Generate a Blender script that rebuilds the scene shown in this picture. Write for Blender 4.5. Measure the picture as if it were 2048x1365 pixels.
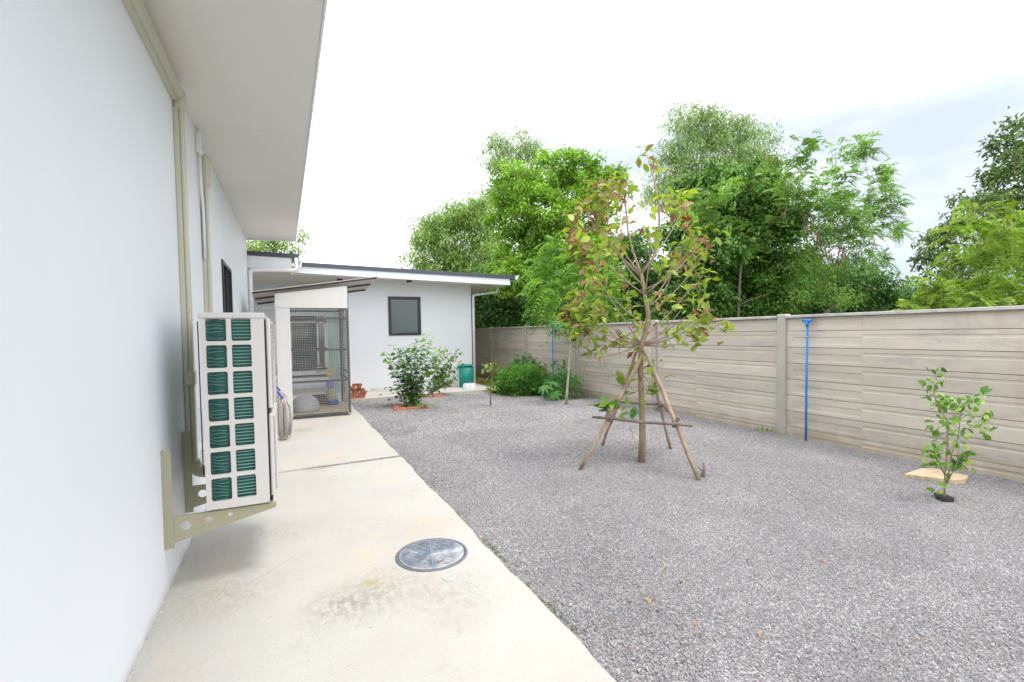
import bpy, math, random
import numpy as np
from mathutils import Vector, Matrix
from mathutils.geometry import tessellate_polygon

R = math.radians
PI = math.pi
for o in list(bpy.data.objects):
    bpy.data.objects.remove(o)
sc = bpy.context.scene
col = sc.collection
random.seed(7)

# ------------------------------------------------------------------ camera
cam_d = bpy.data.cameras.new('camera')
cam = bpy.data.objects.new('camera', cam_d)
col.objects.link(cam)
cam_d.sensor_width = 36.0
cam_d.lens = 950.0 / 2048.0 * 36.0
cam_d.shift_y = 17.0 / 2048.0
cam_d.clip_start = 0.05
cam_d.clip_end = 3000
YAW, PITCH, ROLL = R(25.45), R(-2.0), R(-0.95)
fv = Vector((math.sin(YAW) * math.cos(PITCH), math.cos(YAW) * math.cos(PITCH), math.sin(PITCH)))
rv0 = Vector((math.cos(YAW), -math.sin(YAW), 0))
uv0 = rv0.cross(fv)
rv = rv0 * math.cos(ROLL) + uv0 * math.sin(ROLL)
uv = uv0 * math.cos(ROLL) - rv0 * math.sin(ROLL)
cam.matrix_world = Matrix(((rv.x, uv.x, -fv.x, 0), (rv.y, uv.y, -fv.y, 0), (rv.z, uv.z, -fv.z, 1.75), (0, 0, 0, 1)))
sc.camera = cam

# ------------------------------------------------------------------ sky, sun, exposure
SUN_DIR = Vector((0.25, -0.28, 1.0)).normalized()      # towards the sun, behind the cloud
SUN_EL = math.asin(SUN_DIR.z)
SUN_AZ = math.atan2(SUN_DIR.x, SUN_DIR.y)
world = bpy.data.worlds.new('World')
sc.world = world
world.use_nodes = True
nt = world.node_tree
nt.nodes.clear()
N = nt.nodes.new
L = nt.links.new
w_out = N('ShaderNodeOutputWorld')
w_bg = N('ShaderNodeBackground')
w_bg.inputs['Strength'].default_value = 0.1
w_sky = N('ShaderNodeTexSky')
w_sky.sky_type = 'NISHITA'
w_sky.sun_disc = False
w_sky.sun_elevation = SUN_EL
w_sky.sun_rotation = SUN_AZ
w_sky.dust_density = 0.4
w_tc = N('ShaderNodeTexCoord')
w_map = N('ShaderNodeMapping')
w_map.inputs['Scale'].default_value = (1.0, 1.0, 3.2)
w_map.inputs['Rotation'].default_value = (R(14), R(-8), R(20))
w_no = N('ShaderNodeTexNoise')
w_no.inputs['Scale'].default_value = 2.1
w_no.inputs['Detail'].default_value = 5
w_no.inputs['Roughness'].default_value = 0.5
w_dot = N('ShaderNodeVectorMath')
w_dot.operation = 'DOT_PRODUCT'
w_dot.inputs[1].default_value = (0.86, 0.40, 0.30)      # the cloud is thinner towards the east
w_mr = N('ShaderNodeMapRange')
w_mr.inputs['From Min'].default_value = 0.45
w_mr.inputs['From Max'].default_value = 1.0
w_mr.inputs['To Min'].default_value = 0.20
w_mr.inputs['To Max'].default_value = -0.06
w_add = N('ShaderNodeMath')
w_add.operation = 'ADD'
w_cr = N('ShaderNodeMapRange')
w_cr.interpolation_type = 'SMOOTHSTEP'
w_cr.inputs['From Min'].default_value = 0.30
w_cr.inputs['From Max'].default_value = 0.74
w_cr.inputs['To Min'].default_value = 0.0
w_cr.inputs['To Max'].default_value = 1.0
w_mix = N('ShaderNodeMixRGB')
w_mix.inputs['Fac'].default_value = 0.86                # nearly full cover: a little of the blue comes through
w_cl = N('ShaderNodeMixRGB')
w_cl.inputs['Color1'].default_value = (5.8, 6.4, 7.4, 1)   # thin grey blue cloud
w_cl.inputs['Color2'].default_value = (18.5, 18.8, 19.4, 1)  # bright cloud
L(w_tc.outputs['Generated'], w_map.inputs['Vector'])
L(w_map.outputs['Vector'], w_no.inputs['Vector'])
L(w_tc.outputs['Generated'], w_dot.inputs[0])
L(w_dot.outputs['Value'], w_mr.inputs['Value'])
L(w_no.outputs['Fac'], w_add.inputs[0])
L(w_mr.outputs['Result'], w_add.inputs[1])
L(w_add.outputs[0], w_cr.inputs['Value'])
L(w_cr.outputs['Result'], w_cl.inputs['Fac'])
L(w_cl.outputs['Color'], w_mix.inputs['Color2'])
L(w_sky.outputs['Color'], w_mix.inputs['Color1'])
L(w_mix.outputs['Color'], w_bg.inputs['Color'])
L(w_bg.outputs['Background'], w_out.inputs['Surface'])

sun_d = bpy.data.lights.new('sun', 'SUN')
sun_d.energy = 1.5
sun_d.angle = R(18)
sun_d.color = (1.0, 0.96, 0.9)
sun = bpy.data.objects.new('sun', sun_d)
col.objects.link(sun)
sun.rotation_euler = SUN_DIR.to_track_quat('Z', 'Y').to_euler()
sun.location = (0, 0, 30)

sc.view_settings.view_transform = 'Standard'
sc.view_settings.look = 'None'
sc.view_settings.exposure = 0.57
sc.view_settings.gamma = 1.0
sc.view_settings.use_curve_mapping = False
sc.cycles.max_bounces = 8
sc.cycles.diffuse_bounces = 4
sc.cycles.transparent_max_bounces = 12
sc.cycles.use_denoising = True

# ------------------------------------------------------------------ materials
def mat(name, color, rough=0.6, var=0.0, scale=3.0, bump=0.0, bscale=40.0, metal=0.0, objvar=0.0,
        tint=None, detail=6.0, spec=0.5, stretch=None):
    m = bpy.data.materials.new(name)
    m.use_nodes = True
    t = m.node_tree
    b = t.nodes['Principled BSDF']
    b.inputs['Roughness'].default_value = rough
    b.inputs['Metallic'].default_value = metal
    b.inputs['Specular IOR Level'].default_value = spec
    c4 = (*color, 1)
    b.inputs['Base Color'].default_value = c4
    tc = t.nodes.new('ShaderNodeTexCoord')
    vec = tc.outputs['Object']
    if stretch:
        mp = t.nodes.new('ShaderNodeMapping')
        mp.inputs['Scale'].default_value = stretch
        t.links.new(vec, mp.inputs['Vector'])
        vec = mp.outputs['Vector']
    out = None
    if var or tint:
        n = t.nodes.new('ShaderNodeTexNoise')
        n.inputs['Scale'].default_value = scale
        n.inputs['Detail'].default_value = detail
        n.inputs['Roughness'].default_value = 0.6
        t.links.new(vec, n.inputs['Vector'])
        r = t.nodes.new('ShaderNodeValToRGB')
        r.color_ramp.elements[0].position = 0.3
        r.color_ramp.elements[1].position = 0.72
        lo = tint if tint else tuple(max(0, c * (1 - var)) for c in color)
        hi = tuple(min(1, c * (1 + var * 0.6)) for c in color)
        r.color_ramp.elements[0].color = (*lo, 1)
        r.color_ramp.elements[1].color = (*hi, 1)
        t.links.new(n.outputs['Fac'], r.inputs['Fac'])
        out = r.outputs['Color']
    if objvar:
        oi = t.nodes.new('ShaderNodeObjectInfo')
        mr = t.nodes.new('ShaderNodeMapRange')
        mr.inputs['To Min'].default_value = 1 - objvar
        mr.inputs['To Max'].default_value = 1 + objvar
        t.links.new(oi.outputs['Random'], mr.inputs['Value'])
        mx = t.nodes.new('ShaderNodeVectorMath')
        mx.operation = 'MULTIPLY'
        if out:
            t.links.new(out, mx.inputs[0])
        else:
            mx.inputs[0].default_value = color
        t.links.new(mr.outputs['Result'], mx.inputs[1])
        out = mx.outputs['Vector']
    if out:
        t.links.new(out, b.inputs['Base Color'])
    if bump:
        n2 = t.nodes.new('ShaderNodeTexNoise')
        n2.inputs['Scale'].default_value = bscale
        n2.inputs['Detail'].default_value = 5
        t.links.new(vec, n2.inputs['Vector'])
        bp = t.nodes.new('ShaderNodeBump')
        bp.inputs['Strength'].default_value = bump
        bp.inputs['Distance'].default_value = 0.01
        t.links.new(n2.outputs['Fac'], bp.inputs['Height'])
        t.links.new(bp.outputs['Normal'], b.inputs['Normal'])
    return m


def leaf_mat(name, c1, c2, trans=0.35, rough=0.45, island=True, c3=None):
    """c1..c2 vary from leaf to leaf; c3 is an occasional third tone"""
    m = bpy.data.materials.new(name)
    m.use_nodes = True
    t = m.node_tree
    b = t.nodes['Principled BSDF']
    b.inputs['Roughness'].default_value = rough
    b.inputs['Specular IOR Level'].default_value = 0.35
    if island:
        g = t.nodes.new('ShaderNodeNewGeometry')
        rnd = g.outputs['Random Per Island']
    else:
        g = t.nodes.new('ShaderNodeObjectInfo')
        rnd = g.outputs['Random']
    r = t.nodes.new('ShaderNodeValToRGB')
    e = r.color_ramp.elements
    e[0].position, e[0].color = 0.0, (*c1, 1)
    e[1].position, e[1].color = 0.8, (*c2, 1)
    if c3:
        k = e.new(0.93)
        k.color = (*c3, 1)
    t.links.new(rnd, r.inputs['Fac'])
    gp = t.nodes.new('ShaderNodeNewGeometry')
    nz = t.nodes.new('ShaderNodeTexNoise')
    nz.inputs['Scale'].default_value = 1.6
    nz.inputs['Detail'].default_value = 3
    t.links.new(gp.outputs['Position'], nz.inputs['Vector'])
    mr = t.nodes.new('ShaderNodeMapRange')                    # younger and older sprays
    mr.inputs['From Min'].default_value = 0.34
    mr.inputs['From Max'].default_value = 0.66
    mr.inputs['To Min'].default_value = 0.62
    mr.inputs['To Max'].default_value = 1.30
    t.links.new(nz.outputs['Fac'], mr.inputs['Value'])
    vmx = t.nodes.new('ShaderNodeVectorMath')
    vmx.operation = 'MULTIPLY'
    t.links.new(r.outputs['Color'], vmx.inputs[0])
    t.links.new(mr.outputs['Result'], vmx.inputs[1])
    ccol = vmx.outputs['Vector']
    t.links.new(ccol, b.inputs['Base Color'])
    trans *= 0.72
    tr = t.nodes.new('ShaderNodeBsdfTranslucent')
    hs = t.nodes.new('ShaderNodeHueSaturation')
    hs.inputs['Value'].default_value = 1.5
    hs.inputs['Saturation'].default_value = 1.1
    t.links.new(ccol, hs.inputs['Color'])
    t.links.new(hs.outputs['Color'], tr.inputs['Color'])
    mx = t.nodes.new('ShaderNodeMixShader')
    mx.inputs['Fac'].default_value = trans
    t.links.new(b.outputs['BSDF'], mx.inputs[1])
    t.links.new(tr.outputs['BSDF'], mx.inputs[2])
    t.links.new(mx.outputs['Shader'], t.nodes['Material Output'].inputs['Surface'])
    return m


def glass_mat(name, color, rough=0.05, alpha=0.0):
    m = bpy.data.materials.new(name)
    m.use_nodes = True
    t = m.node_tree
    b = t.nodes['Principled BSDF']
    b.inputs['Base Color'].default_value = (*color, 1)
    b.inputs['Roughness'].default_value = rough
    b.inputs['Specular IOR Level'].default_value = 0.8
    if alpha:
        tr = t.nodes.new('ShaderNodeBsdfTransparent')
        tr.inputs['Color'].default_value = (0.88, 0.96, 0.93, 1)
        mx = t.nodes.new('ShaderNodeMixShader')
        mx.inputs['Fac'].default_value = alpha
        t.links.new(b.outputs['BSDF'], mx.inputs[1])
        t.links.new(tr.outputs['BSDF'], mx.inputs[2])
        t.links.new(mx.outputs['Shader'], t.nodes['Material Output'].inputs['Surface'])
    return m


M = {}
M['wall'] = mat('white_wall_paint', (0.79, 0.815, 0.865), 0.6, var=0.03, scale=0.8, bump=0.16, bscale=22)
M['far_wall'] = mat('white_render', (0.81, 0.825, 0.86), 0.65, var=0.03, scale=0.9, bump=0.05, bscale=12)
M['soffit'] = mat('soffit_board', (0.75, 0.72, 0.68), 0.6, var=0.03, scale=0.7, bump=0.03, bscale=6)
M['white_trim'] = mat('white_trim', (0.8, 0.82, 0.86), 0.4, var=0.03, scale=2)
M['roof'] = mat('dark_roof_metal', (0.075, 0.08, 0.105), 0.4, var=0.15, scale=2)
M['pvc'] = mat('white_pvc', (0.8, 0.8, 0.8), 0.3)
M['duct'] = mat('cream_duct_plastic', (0.53, 0.51, 0.40), 0.4, var=0.04, scale=3)
M['olive'] = mat('olive_bracket_paint', (0.33, 0.315, 0.21), 0.45, var=0.06, scale=6)
M['olive_dark'] = mat('olive_joint_plastic', (0.50, 0.48, 0.37), 0.45)
M['ac'] = mat('beige_ac_casing', (0.60, 0.565, 0.54), 0.38, var=0.03, scale=4)
M['coil'] = mat('green_coil', (0.018, 0.115, 0.092), 0.5, var=0.45, scale=14, stretch=(1, 1, 12))
M['wire_green'] = mat('pale_green_wire', (0.20, 0.42, 0.35), 0.4)
M['black'] = mat('black_plastic', (0.02, 0.02, 0.022), 0.45)
M['frame_dark'] = mat('dark_window_frame', (0.022, 0.024, 0.03), 0.4)
M['frost'] = glass_mat('frosted_glass', (0.065, 0.092, 0.095), 0.2)
M['dark_glass'] = glass_mat('dark_glass', (0.035, 0.04, 0.045), 0.06)
M['clear_glass'] = glass_mat('green_tinted_glass', (0.45, 0.62, 0.58), 0.05, alpha=0.55)
M['cage_panel'] = mat('cream_cage_panel', (0.70, 0.68, 0.65), 0.5, var=0.04, scale=2)
M['cage_steel'] = mat('black_cage_steel', (0.018, 0.018, 0.02), 0.4)
M['cage_wire'] = mat('galvanised_wire', (0.55, 0.55, 0.53), 0.4, metal=0.3)
M['roof_sheet'] = mat('weathered_roof_sheet', (0.66, 0.61, 0.55), 0.5, var=0.2, scale=3)
M['ply'] = mat('worn_plywood', (0.36, 0.29, 0.20), 0.7, var=0.35, scale=5, stretch=(1, 5, 1))
M['fence'] = mat('cast_concrete', (0.55, 0.495, 0.42), 0.8, var=0.13, scale=2.2, bump=0.18, bscale=26, objvar=0.11, stretch=(1, 0.45, 1.6))
M['post'] = mat('concrete_post', (0.44, 0.41, 0.365), 0.8, var=0.12, scale=3, bump=0.18, bscale=30, objvar=0.04)
M['coping'] = mat('pale_concrete_coping', (0.52, 0.49, 0.46), 0.8, var=0.14, scale=5, bump=0.15, bscale=40)
M['brick'] = mat('red_brick', (0.42, 0.14, 0.08), 0.85, var=0.25, scale=14, bump=0.25, bscale=60, objvar=0.15)
M['tile_brick'] = mat('orange_edging_brick', (0.50, 0.21, 0.11), 0.85, var=0.2, scale=12, bump=0.2, bscale=60, objvar=0.12)
M['blue_pipe'] = mat('blue_pvc', (0.01, 0.21, 0.62), 0.3, var=0.08, scale=8)
M['teal'] = mat('teal_plastic', (0.0, 0.22, 0.17), 0.35, var=0.05, scale=4)
M['grey_plastic'] = mat('pale_grey_plastic', (0.60, 0.62, 0.64), 0.4)
M['bark'] = mat('pale_brown_bark', (0.34, 0.27, 0.17), 0.9, var=0.4, scale=16, bump=0.5, bscale=60, stretch=(1, 1, .35))
M['twig'] = mat('tan_twig_bark', (0.36, 0.28, 0.20), 0.85, var=0.25, scale=20)
M['greytwig'] = mat('grey_twig_bark', (0.24, 0.20, 0.16), 0.9, var=0.25, scale=20)
M['stake'] = mat('weathered_pole', (0.42, 0.31, 0.23), 0.9, var=0.42, scale=9, bump=0.5, bscale=50, stretch=(1, 1, .5))
M['stake_bar'] = mat('grey_wood_bar', (0.21, 0.165, 0.14), 0.9, var=0.3, scale=14, bump=0.4, bscale=50)
M['treebark'] = mat('tree_bark', (0.15, 0.125, 0.095), 0.9, var=0.3, scale=4, bump=0.4, bscale=20)
M['stem_green'] = mat('green_stem', (0.17, 0.24, 0.07), 0.6, var=0.2, scale=10)
M['stem_pale'] = mat('pale_papaya_stem', (0.40, 0.37, 0.28), 0.7, var=0.2, scale=10)
M['board'] = mat('split_wood_board', (0.55, 0.43, 0.28), 0.8, var=0.3, scale=9, bump=0.5, bscale=40, stretch=(.4, 3, 1))
M['soil'] = mat('bare_soil', (0.22, 0.13, 0.07), 0.95, var=0.4, scale=3, bump=0.5, bscale=20)
M['ground'] = mat('overgrown_ground', (0.07, 0.10, 0.035), 0.95, var=0.5, scale=0.5, bump=0.5, bscale=5)
M['rim_steel'] = mat('cover_rim_metal', (0.16, 0.17, 0.19), 0.6, var=0.3, scale=20)
M['mop'] = mat('grey_mop_yarn', (0.50, 0.45, 0.42), 0.95, var=0.3, scale=40)
M['mop_blue'] = mat('blue_mop_plastic', (0.03, 0.08, 0.55), 0.35)
M['grey_bed'] = mat('grey_felt', (0.30, 0.30, 0.31), 0.95, var=0.1, scale=20)
M['yellow'] = mat('yellow_plastic', (0.65, 0.45, 0.03), 0.4)
M['purple'] = mat('violet_plastic', (0.20, 0.13, 0.55), 0.4)
M['khaki'] = mat('khaki_fabric', (0.33, 0.31, 0.16), 0.9)
M['blue_bowl'] = mat('blue_bowl', (0.02, 0.12, 0.60), 0.3)
M['red'] = mat('red_plastic', (0.45, 0.02, 0.04), 0.4)
M['turq'] = mat('turquoise_liquid', (0.05, 0.38, 0.40), 0.2)
M['pink'] = mat('pink_petals', (0.60, 0.17, 0.20), 0.7)
M['steel'] = mat('zinc_screw', (0.5, 0.5, 0.5), 0.3, metal=0.8)

# leaves
M['lf_feather'] = leaf_mat('leaf_olive_green', (0.133, 0.255, 0.050), (0.355, 0.497, 0.123), 0.4)
M['lf_euc'] = leaf_mat('leaf_grey_green', (0.162, 0.268, 0.083), (0.370, 0.497, 0.182), 0.42)
M['lf_round'] = leaf_mat('leaf_fresh_green', (0.114, 0.234, 0.026), (0.328, 0.530, 0.075), 0.45)
M['lf_dark'] = leaf_mat('leaf_dark_green', (0.041, 0.115, 0.030), (0.148, 0.282, 0.066), 0.32)
M['lf_vine'] = leaf_mat('leaf_vine_green', (0.032, 0.107, 0.023), (0.177, 0.336, 0.058), 0.25)
M['lf_leuc'] = leaf_mat('leaf_feathery_green', (0.119, 0.242, 0.050), (0.310, 0.483, 0.108), 0.42)
M['lf_acacia'] = leaf_mat('leaf_lime_green', (0.158, 0.281, 0.030), (0.330, 0.460, 0.075), 0.45)
M['lf_young'] = leaf_mat('leaf_bright_green', (0.092, 0.231, 0.030), (0.238, 0.429, 0.068), 0.42)
M['lf_right'] = leaf_mat('leaf_bronze_green', (0.079, 0.135, 0.046), (0.172, 0.254, 0.065), 0.3)
M['lf_bush'] = leaf_mat('leaf_bush_green', (0.078, 0.230, 0.028), (0.195, 0.425, 0.070), 0.4)
M['lf_bush2'] = leaf_mat('leaf_fern_green', (0.052, 0.172, 0.042), (0.130, 0.310, 0.070), 0.4)
M['lf_main'] = leaf_mat('leaf_yellow_green', (0.17, 0.27, 0.03), (0.36, 0.46, 0.07), 0.45, rough=0.4, island=False)
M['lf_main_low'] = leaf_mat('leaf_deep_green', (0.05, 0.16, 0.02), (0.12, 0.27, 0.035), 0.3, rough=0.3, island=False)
M['lf_dry'] = leaf_mat('leaf_dry_brown', (0.27, 0.13, 0.075), (0.46, 0.29, 0.19), 0.3, rough=0.6, island=False, c3=(0.30, 0.05, 0.025))
M['lf_main_rest'] = leaf_mat('leaf_yellow_green_small', (0.17, 0.27, 0.03), (0.36, 0.46, 0.07), 0.45, c3=(0.30, 0.13, 0.06))
M['lf_lime'] = leaf_mat('leaf_citrus', (0.052, 0.146, 0.017), (0.166, 0.313, 0.039), 0.3, rough=0.28, island=False, c3=(0.291, 0.411, 0.045))
M['lf_mul'] = leaf_mat('leaf_mulberry', (0.045, 0.161, 0.042), (0.193, 0.386, 0.076), 0.32, rough=0.4, island=False)
M['lf_mul_top'] = leaf_mat('leaf_mulberry_young', (0.156, 0.310, 0.042), (0.286, 0.460, 0.070), 0.4, rough=0.4, island=False)
M['lf_mul2'] = leaf_mat('leaf_olive_shrub', (0.075, 0.152, 0.031), (0.224, 0.331, 0.077), 0.32)
M['lf_papaya'] = leaf_mat('leaf_papaya', (0.06, 0.20, 0.05), (0.12, 0.33, 0.08), 0.35, island=False)
M['lf_fallen'] = mat('fallen_leaf', (0.32, 0.18, 0.08), 0.8, objvar=0.35)
M['pod'] = mat('brown_seed_pod', (0.14, 0.06, 0.04), 0.8, objvar=0.2)
M['grass'] = leaf_mat('grass_blade', (0.08, 0.17, 0.03), (0.20, 0.32, 0.06), 0.3)


def nodes_of(m):
    return m.node_tree, m.node_tree.nodes.new, m.node_tree.links.new


def path_material():
    m = bpy.data.materials.new('stained_cream_concrete')
    m.use_nodes = True
    t, N, L = nodes_of(m)
    b = t.nodes['Principled BSDF']
    b.inputs['Roughness'].default_value = 0.75
    b.inputs['Specular IOR Level'].default_value = 0.3
    g = N('ShaderNodeNewGeometry')
    P = g.outputs['Position']

    def noise(scale, det=6, rough=0.6, stretch=None, off=(0, 0, 0)):
        mp = N('ShaderNodeMapping')
        mp.inputs['Location'].default_value = off
        if stretch:
            mp.inputs['Scale'].default_value = stretch
        L(P, mp.inputs['Vector'])
        n = N('ShaderNodeTexNoise')
        n.inputs['Scale'].default_value = scale
        n.inputs['Detail'].default_value = det
        n.inputs['Roughness'].default_value = rough
        L(mp.outputs['Vector'], n.inputs['Vector'])
        return n.outputs['Fac']

    def rng_(v, a, b2, lo=0.0, hi=1.0):
        r = N('ShaderNodeMapRange')
        r.inputs['From Min'].default_value = a
        r.inputs['From Max'].default_value = b2
        r.inputs['To Min'].default_value = lo
        r.inputs['To Max'].default_value = hi
        L(v, r.inputs['Value'])
        return r.outputs['Result']

    def mixc(f, a, bcol):
        x = N('ShaderNodeMixRGB')
        L(f, x.inputs['Fac'])
        if isinstance(a, tuple):
            x.inputs['Color1'].default_value = (*a, 1)
        else:
            L(a, x.inputs['Color1'])
        x.inputs['Color2'].default_value = (*bcol, 1)
        return x.outputs['Color']

    def mul(a, b2):
        x = N('ShaderNodeMath')
        x.operation = 'MULTIPLY'
        L(a, x.inputs[0])
        if isinstance(b2, float):
            x.inputs[1].default_value = b2
        else:
            L(b2, x.inputs[1])
        return x.outputs[0]

    def spot(c, rad):
        d = N('ShaderNodeVectorMath')
        d.operation = 'DISTANCE'
        L(P, d.inputs[0])
        d.inputs[1].default_value = c
        return rng_(d.outputs['Value'], rad, rad * 0.15)

    c = mixc(rng_(noise(0.9), 0.35, 0.7), (0.465, 0.443, 0.402), (0.515, 0.496, 0.458))
    c = mixc(mul(rng_(noise(1.6, 7, 0.65, (1, .55, 1), (4, 2, 0)), 0.52, 0.74), 0.55), c, (0.60, 0.49, 0.35))      # rusty yellow wash
    c = mixc(mul(rng_(noise(2.6, 8, 0.7, (1, 1, 1), (9, 1, 0)), 0.56, 0.74), 0.55), c, (0.40, 0.385, 0.36))         # grey damp
    c = mixc(mul(rng_(noise(70, 3, 0.7), 0.60, 0.70), 0.6), c, (0.27, 0.25, 0.22))
    c = mixc(mul(rng_(noise(150, 2, 0.6, None, (1, 5, 0)), 0.62, 0.70), 0.4), c, (0.66, 0.64, 0.60))
    c = mixc(mul(mul(rng_(noise(26, 4, 0.7, None, (6, 2, 0)), 0.60, 0.66), rng_(noise(1.8, 3, 0.5, None, (8, 8, 0)), 0.46, 0.60)), 0.6), c, (0.25, 0.235, 0.21))                                 # grit
    c = mixc(mul(rng_(noise(9, 8, 0.75, (1, .5, 1), (3, 3, 0)), 0.58, 0.70), 0.3), c, (0.36, 0.34, 0.31))
    for ctr, rad, colr, k in (((0.30, 3.22, 0), 0.34, (0.27, 0.255, 0.23), 0.9), ((0.55, 3.30, 0), 0.42, (0.29, 0.27, 0.22), 0.8),
                              ((0.50, 3.42, 0), 0.10, (0.33, 0.28, 0.08), 1.0), ((-0.45, 3.75, 0), 0.5, (0.34, 0.31, 0.27), 0.7),
                              ((-0.25, 4.75, 0), 0.55, (0.36, 0.35, 0.33), 0.7), ((0.95, 3.0, 0), 0.40, (0.34, 0.315, 0.27), 0.7),
                              ((1.15, 4.25, 0), 0.45, (0.50, 0.42, 0.30), 0.7), ((0.2, 9.7, 0), 0.28, (0.30, 0.25, 0.18), 0.9),
                              ((0.35, 6.75, 0), 0.25, (0.32, 0.29, 0.22), 0.8), ((-0.55, 2.75, 0), 0.5, (0.44, 0.42, 0.38), 0.7)):
        f = mul(spot(ctr, rad), rng_(noise(19, 9, 0.8, (1, .6, 1), ctr), 0.43, 0.58))
        c = mixc(mul(f, k * 0.95), c, colr)
    ln = N('ShaderNodeVectorMath')                       # dirt lodged along the open joint
    ln.operation = 'DOT_PRODUCT'
    L(P, ln.inputs[0])
    ln.inputs[1].default_value = (-.045, 1, 0)
    ab = N('ShaderNodeMath')
    ab.operation = 'SUBTRACT'
    L(ln.outputs['Value'], ab.inputs[0])
    ab.inputs[1].default_value = 6.786
    ab2 = N('ShaderNodeMath')
    ab2.operation = 'ABSOLUTE'
    L(ab.outputs[0], ab2.inputs[0])
    sxy = N('ShaderNodeSeparateXYZ')
    L(P, sxy.inputs[0])
    jm = mul(mul(rng_(ab2.outputs[0], .075, .012), rng_(noise(7, 6, .7, None, (5, 5, 0)), .30, .55)), rng_(sxy.outputs['X'], -.2, .6, .35, 1.0))
    c = mixc(mul(jm, 0.85), c, (0.13, 0.125, 0.12))
    wv = N('ShaderNodeVectorMath')
    wv.operation = 'MULTIPLY_ADD'
    nz = N('ShaderNodeTexNoise')
    nz.inputs['Scale'].default_value = 2.2
    nz.inputs['Detail'].default_value = 8
    L(P, nz.inputs['Vector'])
    L(nz.outputs['Color'], wv.inputs[0])
    wv.inputs[1].default_value = (.55, .55, 0)
    L(P, wv.inputs[2])
    vo = N('ShaderNodeTexVoronoi')
    vo.feature = 'DISTANCE_TO_EDGE'
    vo.inputs['Scale'].default_value = 0.75
    L(wv.outputs['Vector'], vo.inputs['Vector'])
    ck = mul(rng_(vo.outputs['Distance'], .006, .002), rng_(noise(1.3, 4, .5, None, (2, 7, 0)), .54, .62))
    c = mixc(mul(ck, 0.22), c, (0.17, 0.16, 0.15))
    L(c, b.inputs['Base Color'])
    bp = N('ShaderNodeBump')
    bp.inputs['Strength'].default_value = 0.25
    bp.inputs['Distance'].default_value = 0.006
    L(noise(38, 8, 0.7), bp.inputs['Height'])
    L(bp.outputs['Normal'], b.inputs['Normal'])
    return m


def gravel_bed_material():
    m = bpy.data.materials.new('grey_gravel_bed')
    m.use_nodes = True
    t, N, L = nodes_of(m)
    b = t.nodes['Principled BSDF']
    b.inputs['Roughness'].default_value = 0.9
    g = N('ShaderNodeNewGeometry')
    v = N('ShaderNodeTexVoronoi')
    v.inputs['Scale'].default_value = 95
    L(g.outputs['Position'], v.inputs['Vector'])
    r = N('ShaderNodeValToRGB')
    e = r.color_ramp.elements
    e[0].position, e[0].color = 0.05, (0.15, 0.146, 0.152, 1)
    e[1].position, e[1].color = 0.95, (0.49, 0.47, 0.475, 1)
    k = e.new(0.55)
    k.color = (0.30, 0.289, 0.296, 1)
    s = N('ShaderNodeSeparateColor')
    L(v.outputs['Color'], s.inputs['Color'])
    L(s.outputs['Red'], r.inputs['Fac'])
    n = N('ShaderNodeTexNoise')
    n.inputs['Scale'].default_value = 1.1
    n.inputs['Detail'].default_value = 6
    L(g.outputs['Position'], n.inputs['Vector'])
    mr = N('ShaderNodeMapRange')
    mr.inputs['From Min'].default_value = 0.3
    mr.inputs['From Max'].default_value = 0.7
    mr.inputs['To Min'].default_value = 0.95
    mr.inputs['To Max'].default_value = 1.15
    L(n.outputs['Fac'], mr.inputs['Value'])
    x = N('ShaderNodeVectorMath')
    x.operation = 'MULTIPLY'
    L(r.outputs['Color'], x.inputs[0])
    L(mr.outputs['Result'], x.inputs[1])
    L(x.outputs['Vector'], b.inputs['Base Color'])
    bp = N('ShaderNodeBump')
    bp.invert = True
    bp.inputs['Strength'].default_value = 0.9
    bp.inputs['Distance'].default_value = 0.008
    L(v.outputs['Distance'], bp.inputs['Height'])
    L(bp.outputs['Normal'], b.inputs['Normal'])
    return m


def stone_material():
    m = bpy.data.materials.new('gravel_stone')
    m.use_nodes = True
    t, N, L = nodes_of(m)
    b = t.nodes['Principled BSDF']
    b.inputs['Roughness'].default_value = 0.85
    oi = N('ShaderNodeObjectInfo')
    r = N('ShaderNodeValToRGB')
    e = r.color_ramp.elements
    e[0].position, e[0].color = 0.0, (0.23, 0.222, 0.226, 1)
    e[1].position, e[1].color = 1.0, (0.54, 0.52, 0.505, 1)
    for p, c in ((0.45, (0.305, 0.293, 0.30)), (0.80, (0.43, 0.412, 0.417)), (0.93, (0.50, 0.41, 0.37))):
        k = e.new(p)
        k.color = (*c, 1)
    L(oi.outputs['Random'], r.inputs['Fac'])
    g = N('ShaderNodeNewGeometry')
    n = N('ShaderNodeTexNoise')
    n.inputs['Scale'].default_value = 1.1
    n.inputs['Detail'].default_value = 6
    L(g.outputs['Position'], n.inputs['Vector'])
    mr = N('ShaderNodeMapRange')
    mr.inputs['From Min'].default_value = 0.3
    mr.inputs['From Max'].default_value = 0.7
    mr.inputs['To Min'].default_value = 0.93
    mr.inputs['To Max'].default_value = 1.13
    L(n.outputs['Fac'], mr.inputs['Value'])
    x = N('ShaderNodeVectorMath')
    x.operation = 'MULTIPLY'
    L(r.outputs['Color'], x.inputs[0])
    L(mr.outputs['Result'], x.inputs[1])
    L(x.outputs['Vector'], b.inputs['Base Color'])
    return m


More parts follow.
